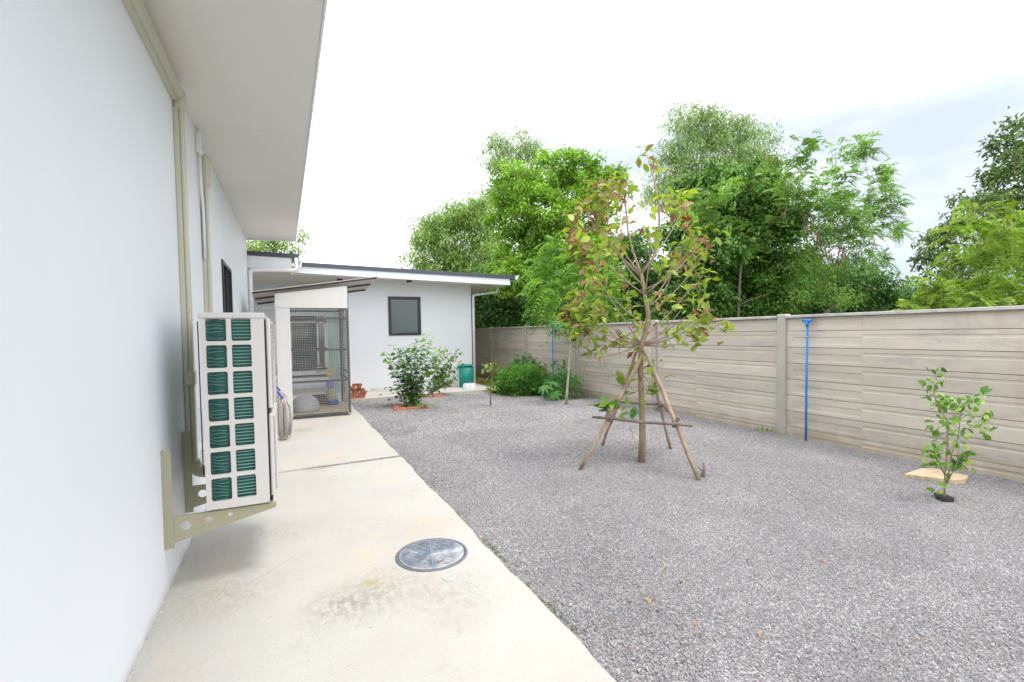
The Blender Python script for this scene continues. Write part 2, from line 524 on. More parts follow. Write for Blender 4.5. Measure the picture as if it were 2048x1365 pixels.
def cover_material():
    m = mat('blue_grey_cast_cover', (0.21, 0.245, 0.30), 0.6, var=0.2, scale=12)
    t, N, L = nodes_of(m)
    b = t.nodes['Principled BSDF']
    src = b.inputs['Base Color'].links[0].from_socket
    tc = N('ShaderNodeTexCoord')
    n = N('ShaderNodeTexNoise')
    n.inputs['Scale'].default_value = 7
    n.inputs['Detail'].default_value = 9
    n.inputs['Roughness'].default_value = 0.72
    L(tc.outputs['Object'], n.inputs['Vector'])
    sx = N('ShaderNodeSeparateXYZ')
    L(tc.outputs['Object'], sx.inputs[0])
    ad = N('ShaderNodeMath')
    ad.operation = 'MULTIPLY_ADD'
    ad.inputs[1].default_value = -0.38
    L(sx.outputs['Y'], ad.inputs[0])
    L(n.outputs['Fac'], ad.inputs[2])
    r = N('ShaderNodeMapRange')
    r.inputs['From Min'].default_value = 0.48
    r.inputs['From Max'].default_value = 0.62
    L(ad.outputs[0], r.inputs['Value'])
    x = N('ShaderNodeMixRGB')
    L(r.outputs['Result'], x.inputs['Fac'])
    L(src, x.inputs['Color1'])
    x.inputs['Color2'].default_value = (0.46, 0.465, 0.47, 1)      # dried cement splashes
    L(x.outputs['Color'], b.inputs['Base Color'])
    return m


def weathered(m, colr, lo, hi, scale, k, stretch):
    t, N, L = nodes_of(m)
    b = t.nodes['Principled BSDF']
    src = b.inputs['Base Color'].links[0].from_socket
    g = N('ShaderNodeNewGeometry')
    mp = N('ShaderNodeMapping')
    mp.inputs['Scale'].default_value = stretch
    L(g.outputs['Position'], mp.inputs['Vector'])
    n = N('ShaderNodeTexNoise')
    n.inputs['Scale'].default_value = scale
    n.inputs['Detail'].default_value = 9
    n.inputs['Roughness'].default_value = 0.72
    L(mp.outputs['Vector'], n.inputs['Vector'])
    r = N('ShaderNodeMapRange')
    r.inputs['From Min'].default_value = lo
    r.inputs['From Max'].default_value = hi
    r.inputs['To Max'].default_value = k
    L(n.outputs['Fac'], r.inputs['Value'])
    x = N('ShaderNodeMixRGB')
    L(r.outputs['Result'], x.inputs['Fac'])
    L(src, x.inputs['Color1'])
    x.inputs['Color2'].default_value = (*colr, 1)
    L(x.outputs['Color'], b.inputs['Base Color'])


weathered(M['fence'], (0.27, 0.26, 0.26), 0.54, 0.72, 1.5, 0.75, (1, .55, 2.2))
weathered(M['fence'], (0.40, 0.32, 0.22), 0.56, 0.72, 1.1, 0.5, (1, 1.4, .5))
weathered(M['post'], (0.25, 0.24, 0.23), 0.52, 0.70, 2.5, 0.7, (1, 1, .4))
weathered(M['coping'], (0.27, 0.25, 0.24), 0.50, 0.66, 6.0, 0.7, (1, .6, 1))
weathered(M['wall'], (0.66, 0.66, 0.66), 0.60, 0.74, 0.9, 0.12, (1, 1.3, .35))
def splash(m, colr, top, k):
    t, N, L = nodes_of(m)
    b = t.nodes['Principled BSDF']
    src = b.inputs['Base Color'].links[0].from_socket
    g = N('ShaderNodeNewGeometry')
    s = N('ShaderNodeSeparateXYZ')
    L(g.outputs['Position'], s.inputs[0])
    n = N('ShaderNodeTexNoise')
    n.inputs['Scale'].default_value = 5
    n.inputs['Detail'].default_value = 8
    L(g.outputs['Position'], n.inputs['Vector'])
    a = N('ShaderNodeMath')
    a.operation = 'MULTIPLY_ADD'
    L(n.outputs['Fac'], a.inputs[0])
    a.inputs[1].default_value = -top * 1.6
    L(s.outputs['Z'], a.inputs[2])
    r = N('ShaderNodeMapRange')
    r.inputs['From Min'].default_value = 0.0
    r.inputs['From Max'].default_value = -top * .9
    r.inputs['To Max'].default_value = k
    L(a.outputs[0], r.inputs['Value'])
    x = N('ShaderNodeMixRGB')
    L(r.outputs['Result'], x.inputs['Fac'])
    L(src, x.inputs['Color1'])
    x.inputs['Color2'].default_value = (*colr, 1)
    L(x.outputs['Color'], b.inputs['Base Color'])


splash(M['fence'], (0.34, 0.26, 0.16), 0.30, 0.6)
splash(M['post'], (0.30, 0.24, 0.16), 0.22, 0.6)
splash(M['wall'], (0.50, 0.46, 0.40), 0.10, 0.55)
splash(M['far_wall'], (0.52, 0.46, 0.36), 0.14, 0.5)
M['path'] = path_material()
M['bed'] = gravel_bed_material()
M['stone'] = stone_material()
M['cover'] = cover_material()

# ------------------------------------------------------------------ mesh helpers
class MB:
    def __init__(self):
        self.v, self.f, self.sm = [], [], []

    def add(self, vs, fs, smooth=False):
        n = len(self.v)
        self.v += [tuple(p) for p in vs]
        self.f += [tuple(i + n for i in f) for f in fs]
        self.sm += [smooth] * len(fs)
        return self

    def box(self, a, b):
        (x0, y0, z0), (x1, y1, z1) = a, b
        return self.hexa([(x0, y0, z0), (x1, y0, z0), (x1, y1, z0), (x0, y1, z0), (x0, y0, z1), (x1, y0, z1), (x1, y1, z1), (x0, y1, z1)])

    def hexa(self, p):
        return self.add(p, [(0, 3, 2, 1), (4, 5, 6, 7), (0, 1, 5, 4), (1, 2, 6, 5), (2, 3, 7, 6), (3, 0, 4, 7)])

    def bbox(self, a, b, r=0.006):
        """box with chamfered edges"""
        c = [(p + q) / 2 for p, q in zip(a, b)]
        h = [abs(q - p) / 2 for p, q in zip(a, b)]
        r = min(r, min(h) * 0.6)
        vs, idx = [], {}
        for ax in range(3):
            for sx in (-1, 1):
                for sy in (-1, 1):
                    for sz in (-1, 1):
                        s = (sx, sy, sz)
                        idx[(ax, s)] = len(vs)
                        vs.append(tuple(c[i] + s[i] * (h[i] if i == ax else h[i] - r) for i in range(3)))
        fs = []
        for ax in range(3):
            o1, o2 = [(1, 2), (2, 0), (0, 1)][ax]
            for s in (-1, 1):
                q = []
                for p1, p2 in ((-1, -1), (1, -1), (1, 1), (-1, 1)):
                    t = [0, 0, 0]
                    t[ax], t[o1], t[o2] = s, p1, p2
                    q.append(idx[(ax, tuple(t))])
                fs.append(q if s > 0 else q[::-1])
            for p1 in (-1, 1):
                for p2 in (-1, 1):
                    def K(face_ax, sa):
                        t = [0, 0, 0]
                        t[ax], t[o1], t[o2] = sa, p1, p2
                        return idx[(face_ax, tuple(t))]
                    q = [K(o1, -1), K(o1, 1), K(o2, 1), K(o2, -1)]
                    fs.append(q if p1 * p2 > 0 else q[::-1])
        for sx in (-1, 1):
            for sy in (-1, 1):
                for sz in (-1, 1):
                    q = [idx[(k, (sx, sy, sz))] for k in range(3)]
                    fs.append(q if sx * sy * sz > 0 else q[::-1])
        return self.add(vs, fs)

    def tube(self, pts, rad, n=8, cap=True, smooth=True):
        pts = [Vector(p) for p in pts]
        k = len(pts)
        if not hasattr(rad, '__len__'):
            rad = [rad] * k
        vs, fs = [], []
        prev = None
        for i, p in enumerate(pts):
            t = (pts[min(i + 1, k - 1)] - pts[max(i - 1, 0)])
            t = t.normalized() if t.length > 1e-9 else Vector((0, 0, 1))
            if prev is None:
                a = Vector((1, 0, 0)) if abs(t.x) < 0.8 else Vector((0, 1, 0))
                u = t.cross(a).normalized()
            else:
                u = (prev - t * prev.dot(t))
                u = u.normalized() if u.length > 1e-6 else t.orthogonal().normalized()
            prev = u
            w = t.cross(u)
            for j in range(n):
                an = 2 * PI * j / n
                vs.append(p + (u * math.cos(an) + w * math.sin(an)) * rad[i])
        for i in range(k - 1):
            for j in range(n):
                a, b = i * n + j, i * n + (j + 1) % n
                fs.append((a, b, b + n, a + n))
        self.add(vs, fs, smooth)
        if cap:
            m = len(self.v) - len(vs)
            self.f += [tuple(m + j for j in range(n))[::-1], tuple(m + (k - 1) * n + j for j in range(n))]
            self.sm += [False, False]
        return self

    def lathe(self, c, prof, n=24, smooth=True):
        """prof: (radius, z) from bottom to top, round the vertical through c"""
        vs, fs = [], []
        for r, z in prof:
            for j in range(n):
                an = 2 * PI * j / n
                vs.append((c[0] + r * math.cos(an), c[1] + r * math.sin(an), c[2] + z))
        for i in range(len(prof) - 1):
            for j in range(n):
                a, b = i * n + j, i * n + (j + 1) % n
                fs.append((a, b, b + n, a + n))
        fs.append(tuple(range(n))[::-1])
        fs.append(tuple((len(prof) - 1) * n + j for j in range(n)))
        return self.add(vs, fs, smooth)

    def plate(self, outline, holes, place, t):
        """flat plate with real holes; 2-d outline and holes; place(u, v, w) -> point, w from 0 to t"""
        loops = [outline] + list(holes)
        tri = tessellate_polygon([[Vector((p[0], p[1], 0)) for p in lp] for lp in loops])
        flat = [p for lp in loops for p in lp]
        n = len(flat)
        vs = [place(p[0], p[1], 0) for p in flat] + [place(p[0], p[1], t) for p in flat]
        fs = [tuple(x) for x in tri] + [tuple(i + n for i in x)[::-1] for x in tri]
        k = 0
        for lp in loops:
            m = len(lp)
            for i in range(m):
                a, b = k + i, k + (i + 1) % m
                fs.append((a, b, b + n, a + n))
            k += m
        return self.add(vs, fs)

    def mesh(self, name, m, origin=(0, 0, 0)):
        me = bpy.data.meshes.new(name)
        ox, oy, oz = origin
        me.from_pydata([(x - ox, y - oy, z - oz) for x, y, z in self.v], [], self.f)
        me.polygons.foreach_set('use_smooth', self.sm)
        if m:
            me.materials.append(m)
        me.update()
        return me


import bmesh
def fix_normals(me):
    b = bmesh.new()
    b.from_mesh(me)
    bmesh.ops.recalc_face_normals(b, faces=b.faces)
    b.to_mesh(me)
    b.free()


WORLD = {}
def link(o, parent=None):
    col.objects.link(o)
    if parent:
        o.parent = parent
    return o


def thing(name, label, cat, loc=(0, 0, 0), group=None, kind=None):
    o = bpy.data.objects.new(name, None)
    o.empty_display_size = 0.1
    col.objects.link(o)
    o.location = loc
    WORLD[o] = Vector(loc)
    if label:
        o['label'] = label
    if cat:
        o['category'] = cat
    if group:
        o['group'] = group
    if kind:
        o['kind'] = kind
    return o


def part(name, mb, m, parent, loc=None, label=None, kind=None):
    """mesh part: vertices given in world space; loc = its own origin in world space"""
    base = WORLD.get(parent, Vector((0, 0, 0)))
    org = Vector(loc) if loc else base
    me = mb.mesh(name, m, org) if isinstance(mb, MB) else mb
    if isinstance(mb, MB):
        fix_normals(me)
    o = bpy.data.objects.new(name, me)
    link(o, parent)
    o.location = org - base
    WORLD[o] = org
    if label:
        o['label'] = label
    if kind:
        o['kind'] = kind
    return o


def single(name, mb, m, label, cat, loc, group=None, kind=None):
    """a thing that is one mesh"""
    o = part(name, mb, m, None, loc)
    if label:
        o['label'] = label
    if cat:
        o['category'] = cat
    if group:
        o['group'] = group
    if kind:
        o['kind'] = kind
    return o


def np_mesh(name, verts, faces, m, origin=(0, 0, 0), nper=3):
    """fast mesh from numpy arrays; every face has nper corners"""
    me = bpy.data.meshes.new(name)
    v = np.asarray(verts, np.float32) - np.asarray(origin, np.float32)
    f = np.asarray(faces, np.int32)
    me.vertices.add(len(v))
    me.vertices.foreach_set('co', v.ravel())
    me.loops.add(f.size)
    me.loops.foreach_set('vertex_index', f.ravel())
    me.polygons.add(len(f))
    me.polygons.foreach_set('loop_start', np.arange(0, f.size, nper, dtype=np.int32))
    me.polygons.foreach_set('loop_total', np.full(len(f), nper, np.int32))
    me.materials.append(m)
    me.update(calc_edges=True)
    return me


rs = np.random.RandomState(11)
def unit(a):
    return a / np.maximum(np.linalg.norm(a, axis=-1, keepdims=True), 1e-9)


def leaves_np(pos, axis, nrm, ln, wd, fold=0.18):
    """folded diamond leaves: 4 vertices and 2 triangles each"""
    axis = unit(axis)
    side = unit(np.cross(axis, nrm))
    up = np.cross(side, axis)
    ln = np.asarray(ln)[:, None]
    wd = np.asarray(wd)[:, None]
    mid = pos + axis * ln * 0.45
    v = np.stack([pos, mid + side * wd * .5 + up * wd * fold, pos + axis * ln - up * ln * .08, mid - side * wd * .5 + up * wd * fold], 1)
    n = len(pos)
    b = np.arange(n)[:, None] * 4
    f = np.concatenate([b + np.array([[0, 1, 2]]), b + np.array([[0, 2, 3]])], 1).reshape(-1, 3)
    return v.reshape(-1, 3), f


def merge_np(lst):
    vs, fs, k = [], [], 0
    for v, f in lst:
        vs.append(v)
        fs.append(f + k)
        k += len(v)
    return np.concatenate(vs), np.concatenate(fs)


def clump_leaves(lobes, dens, per, sig, ln, wd, droop=0.3, shell=0.55, flat=0.8, up=0.6):
    """leaf clumps spread through the outer part of each lobe (x, y, z, r)"""
    P, A, Nn = [], [], []
    lb = np.array(lobes)
    for c in lb:
        r = c[3]
        k = max(4, int(dens * r * r))
        d = unit(rs.normal(size=(k, 3)))
        ph = rs.rand(3) * 6.28
        wob = 1 + .22 * np.sin(3 * np.arctan2(d[:, 1], d[:, 0]) + ph[0]) * np.sin(4 * d[:, 2] + ph[1]) + .16 * np.sin(7 * d[:, 0] + ph[2]) * np.sin(6 * d[:, 2] + ph[0])
        rad = r * (shell + (1 - shell) * rs.rand(k, 1) ** 0.6) * wob[:, None] * (0.82 + 0.42 * rs.rand(k, 1) ** 2)
        cc = c[:3] + d * rad * np.array([1, 1, flat])
        p = np.repeat(cc, per, 0) + rs.normal(size=(k * per, 3)) * sig * np.array([1, 1, .6])
        out = np.repeat(d, per, 0)
        a = out * 0.5 + rs.normal(size=p.shape) * 0.7 + np.array([0, 0, -droop])
        n = out * 0.35 + rs.normal(size=p.shape) * 0.45 + np.array([0, 0, up])
        P.append(p)
        A.append(a)
        Nn.append(n)
    P, A, Nn = map(np.concatenate, (P, A, Nn))
    k = len(P)
    return leaves_np(P, A, Nn, ln * (0.7 + .6 * rs.rand(k)), wd * (0.7 + .6 * rs.rand(k)))


def frond_leaves(bases, dirs, length, pairs, leaf_l, leaf_w, curve=0.5, tilt=0.5):
    """pinnate fronds: leaflets in two rows along a drooping midrib"""
    P, A, Nn, Ls = [], [], [], []
    n = len(bases)
    dirs = unit(dirs)
    upv = np.tile(np.array([[0, 0, 1.0]]), (n, 1)) + rs.normal(size=(n, 3)) * 0.25
    side = unit(np.cross(dirs, upv))
    upn = np.cross(side, dirs)
    L_ = length * (0.75 + 0.5 * rs.rand(n, 1))
    for i in range(pairs):
        t = (i + 0.8) / pairs
        p = bases + dirs * L_ * t - np.array([[0, 0, 1.0]]) * L_ * curve * t * t
        tan = unit(dirs - np.array([[0, 0, 1.0]]) * 2 * curve * t)
        sz = leaf_l * (0.55 + 0.9 * math.sin(PI * min(1, t * .92 + .05)) * 0.5)
        for s in (-1, 1):
            P.append(p)
            A.append(side * s + tan * tilt + rs.normal(size=(n, 3)) * .10 - np.array([[0, 0, .15]]))
            Nn.append(upn + rs.normal(size=(n, 3)) * .12)
            Ls.append(np.full(n, sz))
    P, A, Nn, Ls = map(np.concatenate, (P, A, Nn, Ls))
    return leaves_np(P, A, Nn, Ls, Ls * leaf_w, 0.08)


def grow(skel, targets, r_tip=0.004, r_gain=0.0, sag=0.12, up=0.35):
    """join targets to the skeleton [(point, radius)] one after another; returns branch paths [(points, radii)]"""
    nodes = [(Vector(p), r) for p, r in skel]
    root = nodes[0][0]
    ts = sorted([Vector(t) for t in targets], key=lambda t: min((t - n[0]).length for n in nodes))
    out = []
    for t in ts:
        best, bc = None, 1e9
        for p, r in nodes:
            d = t - p
            L_ = d.length
            if L_ < 1e-4:
                continue
            c = L_ * (1 + 1.1 * max(0, 0.35 - d.z / L_)) + (0.12 if r < 0.006 else 0)
            if c < bc:
                best, bc = (p, r), c
        p, r = best
        d = t - p
        mid = p + d * 0.5 + Vector((random.uniform(-1, 1), random.uniform(-1, 1), random.uniform(-1, 1))) * d.length * 0.06 - Vector((0, 0, d.length * sag * 0.6))
        pts = []
        for i in range(5):
            s = i / 4
            pts.append(p * (1 - s) ** 2 + mid * 2 * s * (1 - s) + t * s * s)
        r0 = min(r * 0.7, r_tip + d.length * 0.012)
        rad = [r0 + (r_tip - r0) * i / 4 for i in range(5)]
        out.append((pts, rad))
        for q, rr in list(zip(pts, rad))[1:]:
            nodes.append((q, rr))
    return out


def rot_to(axis, nrm):
    """4x4 rotation taking +Y to axis and +Z to about nrm"""
    y = Vector(axis).normalized()
    x = y.cross(Vector(nrm))
    x = x.normalized() if x.length > 1e-5 else y.orthogonal().normalized()
    z = x.cross(y)
    return Matrix(((x.x, y.x, z.x), (x.y, y.y, z.y), (x.z, y.z, z.z))).to_4x4()


def leaf_mesh(name, m, ln, wd, curl=0.15, fold=0.2, wav=0.0, tip=0.5, heart=False):
    """single big leaf along +Y: midrib and two margins, about 20 triangles"""
    k = 6
    vs, fs = [], []
    for i in range(k + 1):
        t = i / k
        if heart:
            w = wd * 0.5 * (math.sin(PI * min(1, t ** 0.55 * 0.98 + 0.02)) ** 0.75)
        else:
            w = wd * 0.5 * (math.sin(PI * t ** (0.6 + tip)) ** 0.8 if 0 < t < 1 else 0.02)
        z = -curl * ln * t * t
        y = ln * t * (1 - 0.25 * curl * t)
        wz = wav * ln * math.sin(t * 9)
        vs += [(-w, y, z + fold * w + wz), (0, y, z), (w, y, z + fold * w - wz)]
    for i in range(k):
        a = i * 3
        fs += [(a, a + 1, a + 4, a + 3), (a + 1, a + 2, a + 5, a + 4)]
    mb = MB()
    mb.add(vs, fs, True)
    return mb.mesh(name, m)


def put_leaf(me, parent, pos, axis, nrm, scale):
    o = bpy.data.objects.new('leaf', me)
    col.objects.link(o)
    o.parent = parent
    b = WORLD[parent]
    o.matrix_basis = Matrix.Translation(Vector(pos) - b) @ rot_to(axis, nrm) @ Matrix.Scale(scale, 4)
    return o


def rvec(s=1.0):
    return Vector((random.gauss(0, s), random.gauss(0, s), random.gauss(0, s)))


def circ(cx, cy, r, n=20, rev=False):
    p = [(cx + r * math.cos(2 * PI * i / n), cy + r * math.sin(2 * PI * i / n)) for i in range(n)]
    return p[::-1] if rev else p


def rrect(x0, y0, x1, y1, r, n=4):
    p = []
    for cx, cy, a0 in ((x1 - r, y0 + r, -90), (x1 - r, y1 - r, 0), (x0 + r, y1 - r, 90), (x0 + r, y0 + r, 180)):
        for i in range(n + 1):
            a = R(a0 + 90 * i / n)
            p.append((cx + r * math.cos(a), cy + r * math.sin(a)))
    return p


# ------------------------------------------------------------------ measured places (metres): stems, leaf clusters (x, y, z, number), lobes (x, y, z, radius)
L_feathery = [(7.04,25.64,6.92,0.94),(7.91,25.45,7.77,1.0),(8.9,25.1,8.27,1.06),(9.75,24.84,8.61,0.9),(8.35,25.31,6.4,1.17),(9.97,24.87,7.26,1.13),(6.56,25.17,5.74,0.59),(10.26,23.83,5.73,1.26),(9.26,25.46,5.22,1.42),(7.52,25.5,5.15,1.11)]
L_tall_left = [(13.1,28.84,14.12,1.07),(13.94,27.03,13.78,0.96),(13.36,27.9,12.56,1.3),(14.63,27.13,13.11,0.52),(12.36,28.51,12.77,0.72),(12.88,28.31,11.09,0.82),(12.09,27.9,10.35,0.77),(13.46,27.44,10.85,0.96)]
L_round = [(8.82,17.52,7.75,1.07),(10.5,17.96,8.49,1.13),(11.49,17.14,8.37,0.99),(11.73,16.06,7.75,0.82),(8.85,18.49,6.59,1.08),(9.52,16.73,6.46,1.33),(11.37,17.0,6.69,1.28),(12.3,16.02,8.17,0.42),(10.89,16.59,8.94,0.41),(9.7,18.39,5.35,1.36),(10.35,16.58,5.09,1.23),(8.53,17.54,3.92,1.07),(10.53,18.14,3.83,1.23),(12.22,17.17,4.0,1.31),(11.58,16.24,5.31,1.03)]
L_under = [(8.79,22.08,3.18,1.0),(9.42,21.06,3.36,1.02),(10.38,20.84,2.87,0.98),(11.1,19.62,2.82,1.07),(12.91,20.27,3.36,1.26),(13.97,19.23,2.81,1.23),(15.43,19.13,3.57,1.26),(16.24,18.59,4.29,1.25),(15.69,17.62,2.74,1.07),(8.8,21.08,4.31,0.84),(8.36,21.06,2.28,0.71),(9.42,20.53,2.14,0.71),(10.45,19.94,2.0,0.71),(16.53,17.18,4.14,1.19),(17.14,17.49,2.74,0.98),(14.51,17.61,5.51,1.05)]
L_tall_right = [(19.97,19.65,13.16,1.16),(20.84,18.67,13.28,0.71),(20.63,18.65,12.34,0.97),(19.53,20.06,11.68,1.0),(20.58,18.95,11.04,1.53),(21.97,18.03,12.33,0.92),(23.16,17.75,12.2,0.87),(22.85,18.44,10.79,1.45),(23.13,17.19,10.42,0.75),(19.46,20.57,9.49,1.28),(19.35,18.31,8.74,1.44),(22.67,18.61,8.91,1.4),(21.97,19.01,12.22,1.12),(22.19,17.3,10.59,1.06),(19.65,20.0,10.45,1.12),(20.99,18.48,8.17,1.35)]
L_vine = [(11.78,10.01,4.83,0.83),(10.73,9.63,3.9,0.84),(11.94,9.3,5.32,0.63),(12.42,9.19,4.57,0.69),(12.7,10.25,3.58,1.02),(10.71,9.96,2.75,0.8),(12.95,9.74,2.78,0.91),(13.58,9.56,3.83,0.7),(12.09,10.28,2.35,0.7),(12.98,9.12,2.44,0.73),(10.26,10.47,2.64,0.58),(11.05,10.27,5.11,0.65),(11.22,10.42,6.04,0.54),(11.51,9.62,5.85,0.57),(12.79,9.64,6.3,0.51),(10.71,10.72,4.59,0.6),(10.89,10.7,3.56,0.6),(12.69,8.93,4.68,0.63),(13.23,9.63,5.61,0.54)]
L_hedge = [(17.98,11.82,3.42,0.89),(19.76,11.38,3.59,0.91),(21.25,11.09,3.24,0.85),(22.52,10.74,2.8,0.57),(19.08,11.73,2.66,0.79),(21.26,11.46,2.56,0.74),(22.77,10.26,2.57,0.6),(17.62,12.39,3.66,0.79)]
L_right = [(24.23,8.19,8.4,0.64),(23.05,8.58,6.36,0.67),(22.19,8.95,5.46,0.56),(21.67,9.32,4.57,0.49),(24.65,8.46,7.25,0.77),(25.79,8.23,8.84,0.66),(24.67,7.9,9.18,0.49),(24.26,7.87,7.57,0.63),(24.97,8.77,6.52,0.86),(23.32,8.88,5.63,0.76),(22.31,9.22,4.93,0.6),(21.47,9.5,4.26,0.45),(25.32,8.04,6.09,0.95),(27.49,7.84,8.0,1.79),(23.63,8.63,4.58,0.76),(26.14,7.28,4.88,1.5),(22.02,8.86,3.79,0.74),(25.78,8.37,4.28,0.98)]
L_houseback = [(-0.78,26.41,6.23,0.64),(-0.11,26.62,6.56,0.66),(0.86,26.43,6.89,0.43),(0.55,26.05,6.06,0.4),(-1.28,27.5,5.93,0.77),(-1.97,28.32,7.05,1.04),(-0.14,26.79,5.51,0.61)]
L_treeline = [(10.23,31.29,3.41,1.44),(10.92,29.26,2.66,1.38),(12.41,29.37,3.99,1.41),(13.33,28.22,3.27,1.38),(15.24,29.05,2.64,1.45),(15.87,27.37,3.9,1.39),(17.25,27.11,3.24,1.41),(19.17,27.57,2.58,1.46),(20.24,26.69,3.92,1.45),(21.66,26.33,3.22,1.46),(22.09,24.81,2.48,1.41),(23.36,24.29,3.8,1.41),(24.99,24.12,3.13,1.44),(25.77,23.12,2.41,1.41),(26.62,22.24,3.7,1.39),(28.05,21.85,3.03,1.41),(28.72,20.89,2.33,1.38),(30.4,20.66,3.65,1.4),(32.98,20.97,3.02,1.46),(34.18,20.33,2.3,1.46),(34.61,19.28,3.62,1.43),(35.52,18.53,2.91,1.41),(36.33,17.75,2.21,1.4),(36.84,16.87,3.48,1.37),(38.54,16.53,2.82,1.39),(41.2,16.54,2.15,1.44),(42.67,16.05,3.51,1.45),(42.39,14.92,2.76,1.4),(44.93,14.77,2.09,1.44),(46.11,14.18,3.43,1.44),(47.1,13.51,2.72,1.43),(48.24,12.89,2.02,1.43),(49.77,12.4,3.36,1.44),(49.62,11.48,2.63,1.4),(12.02,30.13,5.39,1.16),(13.23,28.7,5.28,1.13),(14.9,28.32,5.29,1.14),(16.68,28.05,5.32,1.16),(18.13,27.2,5.28,1.16),(19.22,25.87,5.17,1.13),(21.5,26.11,5.27,1.17),(22.67,24.95,5.18,1.16),(24.11,24.13,5.14,1.15),(24.8,22.65,5.01,1.11),(27.1,22.64,5.08,1.15),(28.13,21.55,5.0,1.13),(30.35,21.34,5.05,1.16),(31.5,20.37,4.98,1.14),(33.68,20.05,5.02,1.17),(34.89,19.13,4.96,1.15),(10.21,31.29,2.38,1.37),(11.41,29.65,2.33,1.33),(13.17,29.51,2.32,1.36),(14.8,28.96,2.29,1.37),(16.44,28.4,2.27,1.38),(17.43,26.79,2.22,1.33),(19.56,26.95,2.21,1.38),(21.16,26.25,2.18,1.38),(22.44,25.21,2.15,1.36),(24.44,24.94,2.13,1.39),(25.97,24.17,2.1,1.39),(26.75,22.75,2.06,1.35),(28.29,22.04,2.03,1.35),(29.09,20.8,2.0,1.32),(31.99,21.02,1.98,1.38),(33.76,20.41,1.96,1.39),(34.27,19.08,1.92,1.35),(36.3,18.62,1.9,1.36),(37.91,17.92,1.87,1.37),(39.48,17.2,1.84,1.37),(39.51,15.85,1.81,1.32),(42.71,15.78,1.78,1.37),(43.68,14.85,1.75,1.35),(45.46,14.2,1.73,1.36),(46.23,13.25,1.7,1.34),(48.4,12.7,1.67,1.36),(50.44,12.09,1.64,1.37)]
L_podcore = [(13.36,8.51,5.33,0.57),(14.2,8.19,5.06,0.57),(13.02,8.02,4.24,0.59),(13.95,7.79,4.4,0.49),(12.94,8.51,3.64,0.61),(13.89,8.27,3.38,0.57),(14.3,7.72,3.6,0.41),(12.79,8.85,4.81,0.62),(12.58,8.85,5.48,0.48),(14.45,7.56,4.8,0.36),(12.97,8.53,2.68,0.56),(13.79,7.94,2.65,0.47)]
L_acore = [(12.54,5.04,2.39,0.36),(13.13,4.78,2.39,0.4),(13.85,4.56,2.49,0.42),(14.21,4.23,2.67,0.52),(12.25,5.34,2.25,0.23),(13.76,4.39,3.29,0.42),(13.6,4.8,3.35,0.39)]
F_leuc = [(12.69,8.12,6.58,0.41),(12.89,8.49,6.23,0.41),(14.08,7.88,6.6,0.47),(13.7,7.36,6.36,0.36),(14.56,8.27,6.11,0.47),(12.27,7.56,5.48,0.41),(14.57,7.27,5.67,0.38),(13.96,7.31,5.15,0.47),(14.72,7.21,4.61,0.49),(13.06,7.41,4.77,0.55),(13.79,8.5,5.1,0.49),(12.47,8.21,5.17,0.47),(11.53,7.98,5.51,0.47),(12.14,8.84,6.25,0.41),(10.25,8.71,5.32,0.49),(11.54,9.0,5.67,0.49),(10.02,9.31,5.19,0.49),(12.34,8.68,4.73,0.49),(12.72,9.26,5.18,0.55),(15.05,7.87,4.36,0.49),(13.77,7.68,4.1,0.47),(15.3,7.74,3.65,0.36),(13.57,8.22,4.32,0.47),(12.71,8.09,3.57,0.47),(9.97,8.94,4.71,0.49),(11.25,9.23,4.48,0.49),(11.94,8.84,4.19,0.55),(10.89,10.13,3.49,0.41),(11.43,9.89,3.19,0.41),(11.52,9.13,3.94,0.47),(9.67,9.5,4.81,0.47),(13.39,8.81,4.71,0.41),(13.19,7.13,4.46,0.41),(13.04,7.41,5.15,0.41),(12.69,8.49,3.08,0.41),(12.4,8.72,2.82,0.41),(9.5,9.16,3.82,0.41),(14.97,7.53,6.0,0.27),(15.97,7.58,4.52,0.25),(14.76,7.13,5.06,0.27)]
F_acacia = [(12.91,4.35,4.0,0.34),(12.2,4.28,3.54,0.36),(11.88,4.56,3.67,0.3),(13.17,5.3,3.17,0.34),(12.27,4.55,3.11,0.36),(14.52,4.64,3.68,0.36),(14.31,4.64,3.02,0.36),(13.07,4.6,2.66,0.36),(11.3,4.77,2.47,0.32),(13.4,5.21,2.62,0.36),(11.65,5.08,2.16,0.26),(12.46,4.53,2.13,0.34),(12.76,4.2,2.22,0.36),(14.8,4.55,2.49,0.4),(12.1,4.86,2.05,0.3),(11.02,4.96,2.0,0.2),(13.57,4.13,4.01,0.4),(12.48,3.94,2.01,0.3),(14.24,4.1,3.05,0.51)]
F_young = [(6.5,11.74,3.44,0.48),(6.75,11.33,4.01,0.43),(7.06,12.15,3.73,0.43),(7.64,11.97,4.02,0.48),(6.24,11.01,2.88,0.48),(7.09,11.64,3.24,0.48),(7.34,11.01,3.45,0.48),(8.27,11.88,3.0,0.48),(7.18,12.1,2.56,0.48),(7.18,11.03,2.63,0.48),(7.7,10.82,2.35,0.48),(6.3,11.27,2.36,0.37),(8.87,11.7,2.7,0.48),(8.34,10.57,2.06,0.37),(7.66,11.52,2.1,0.37),(8.18,11.01,3.2,0.48)]
PODS = [(12.19,7.51,3.9),(12.33,7.4,3.7),(12.15,7.61,4.1),(12.2,7.03,3.63),(12.91,7.26,3.65),(12.19,7.2,3.72),(11.76,7.61,4.57),(11.72,7.46,4.28),(11.02,7.75,4.65),(12.66,7.18,3.81),(11.99,7.44,3.07),(10.9,7.87,6.0)]
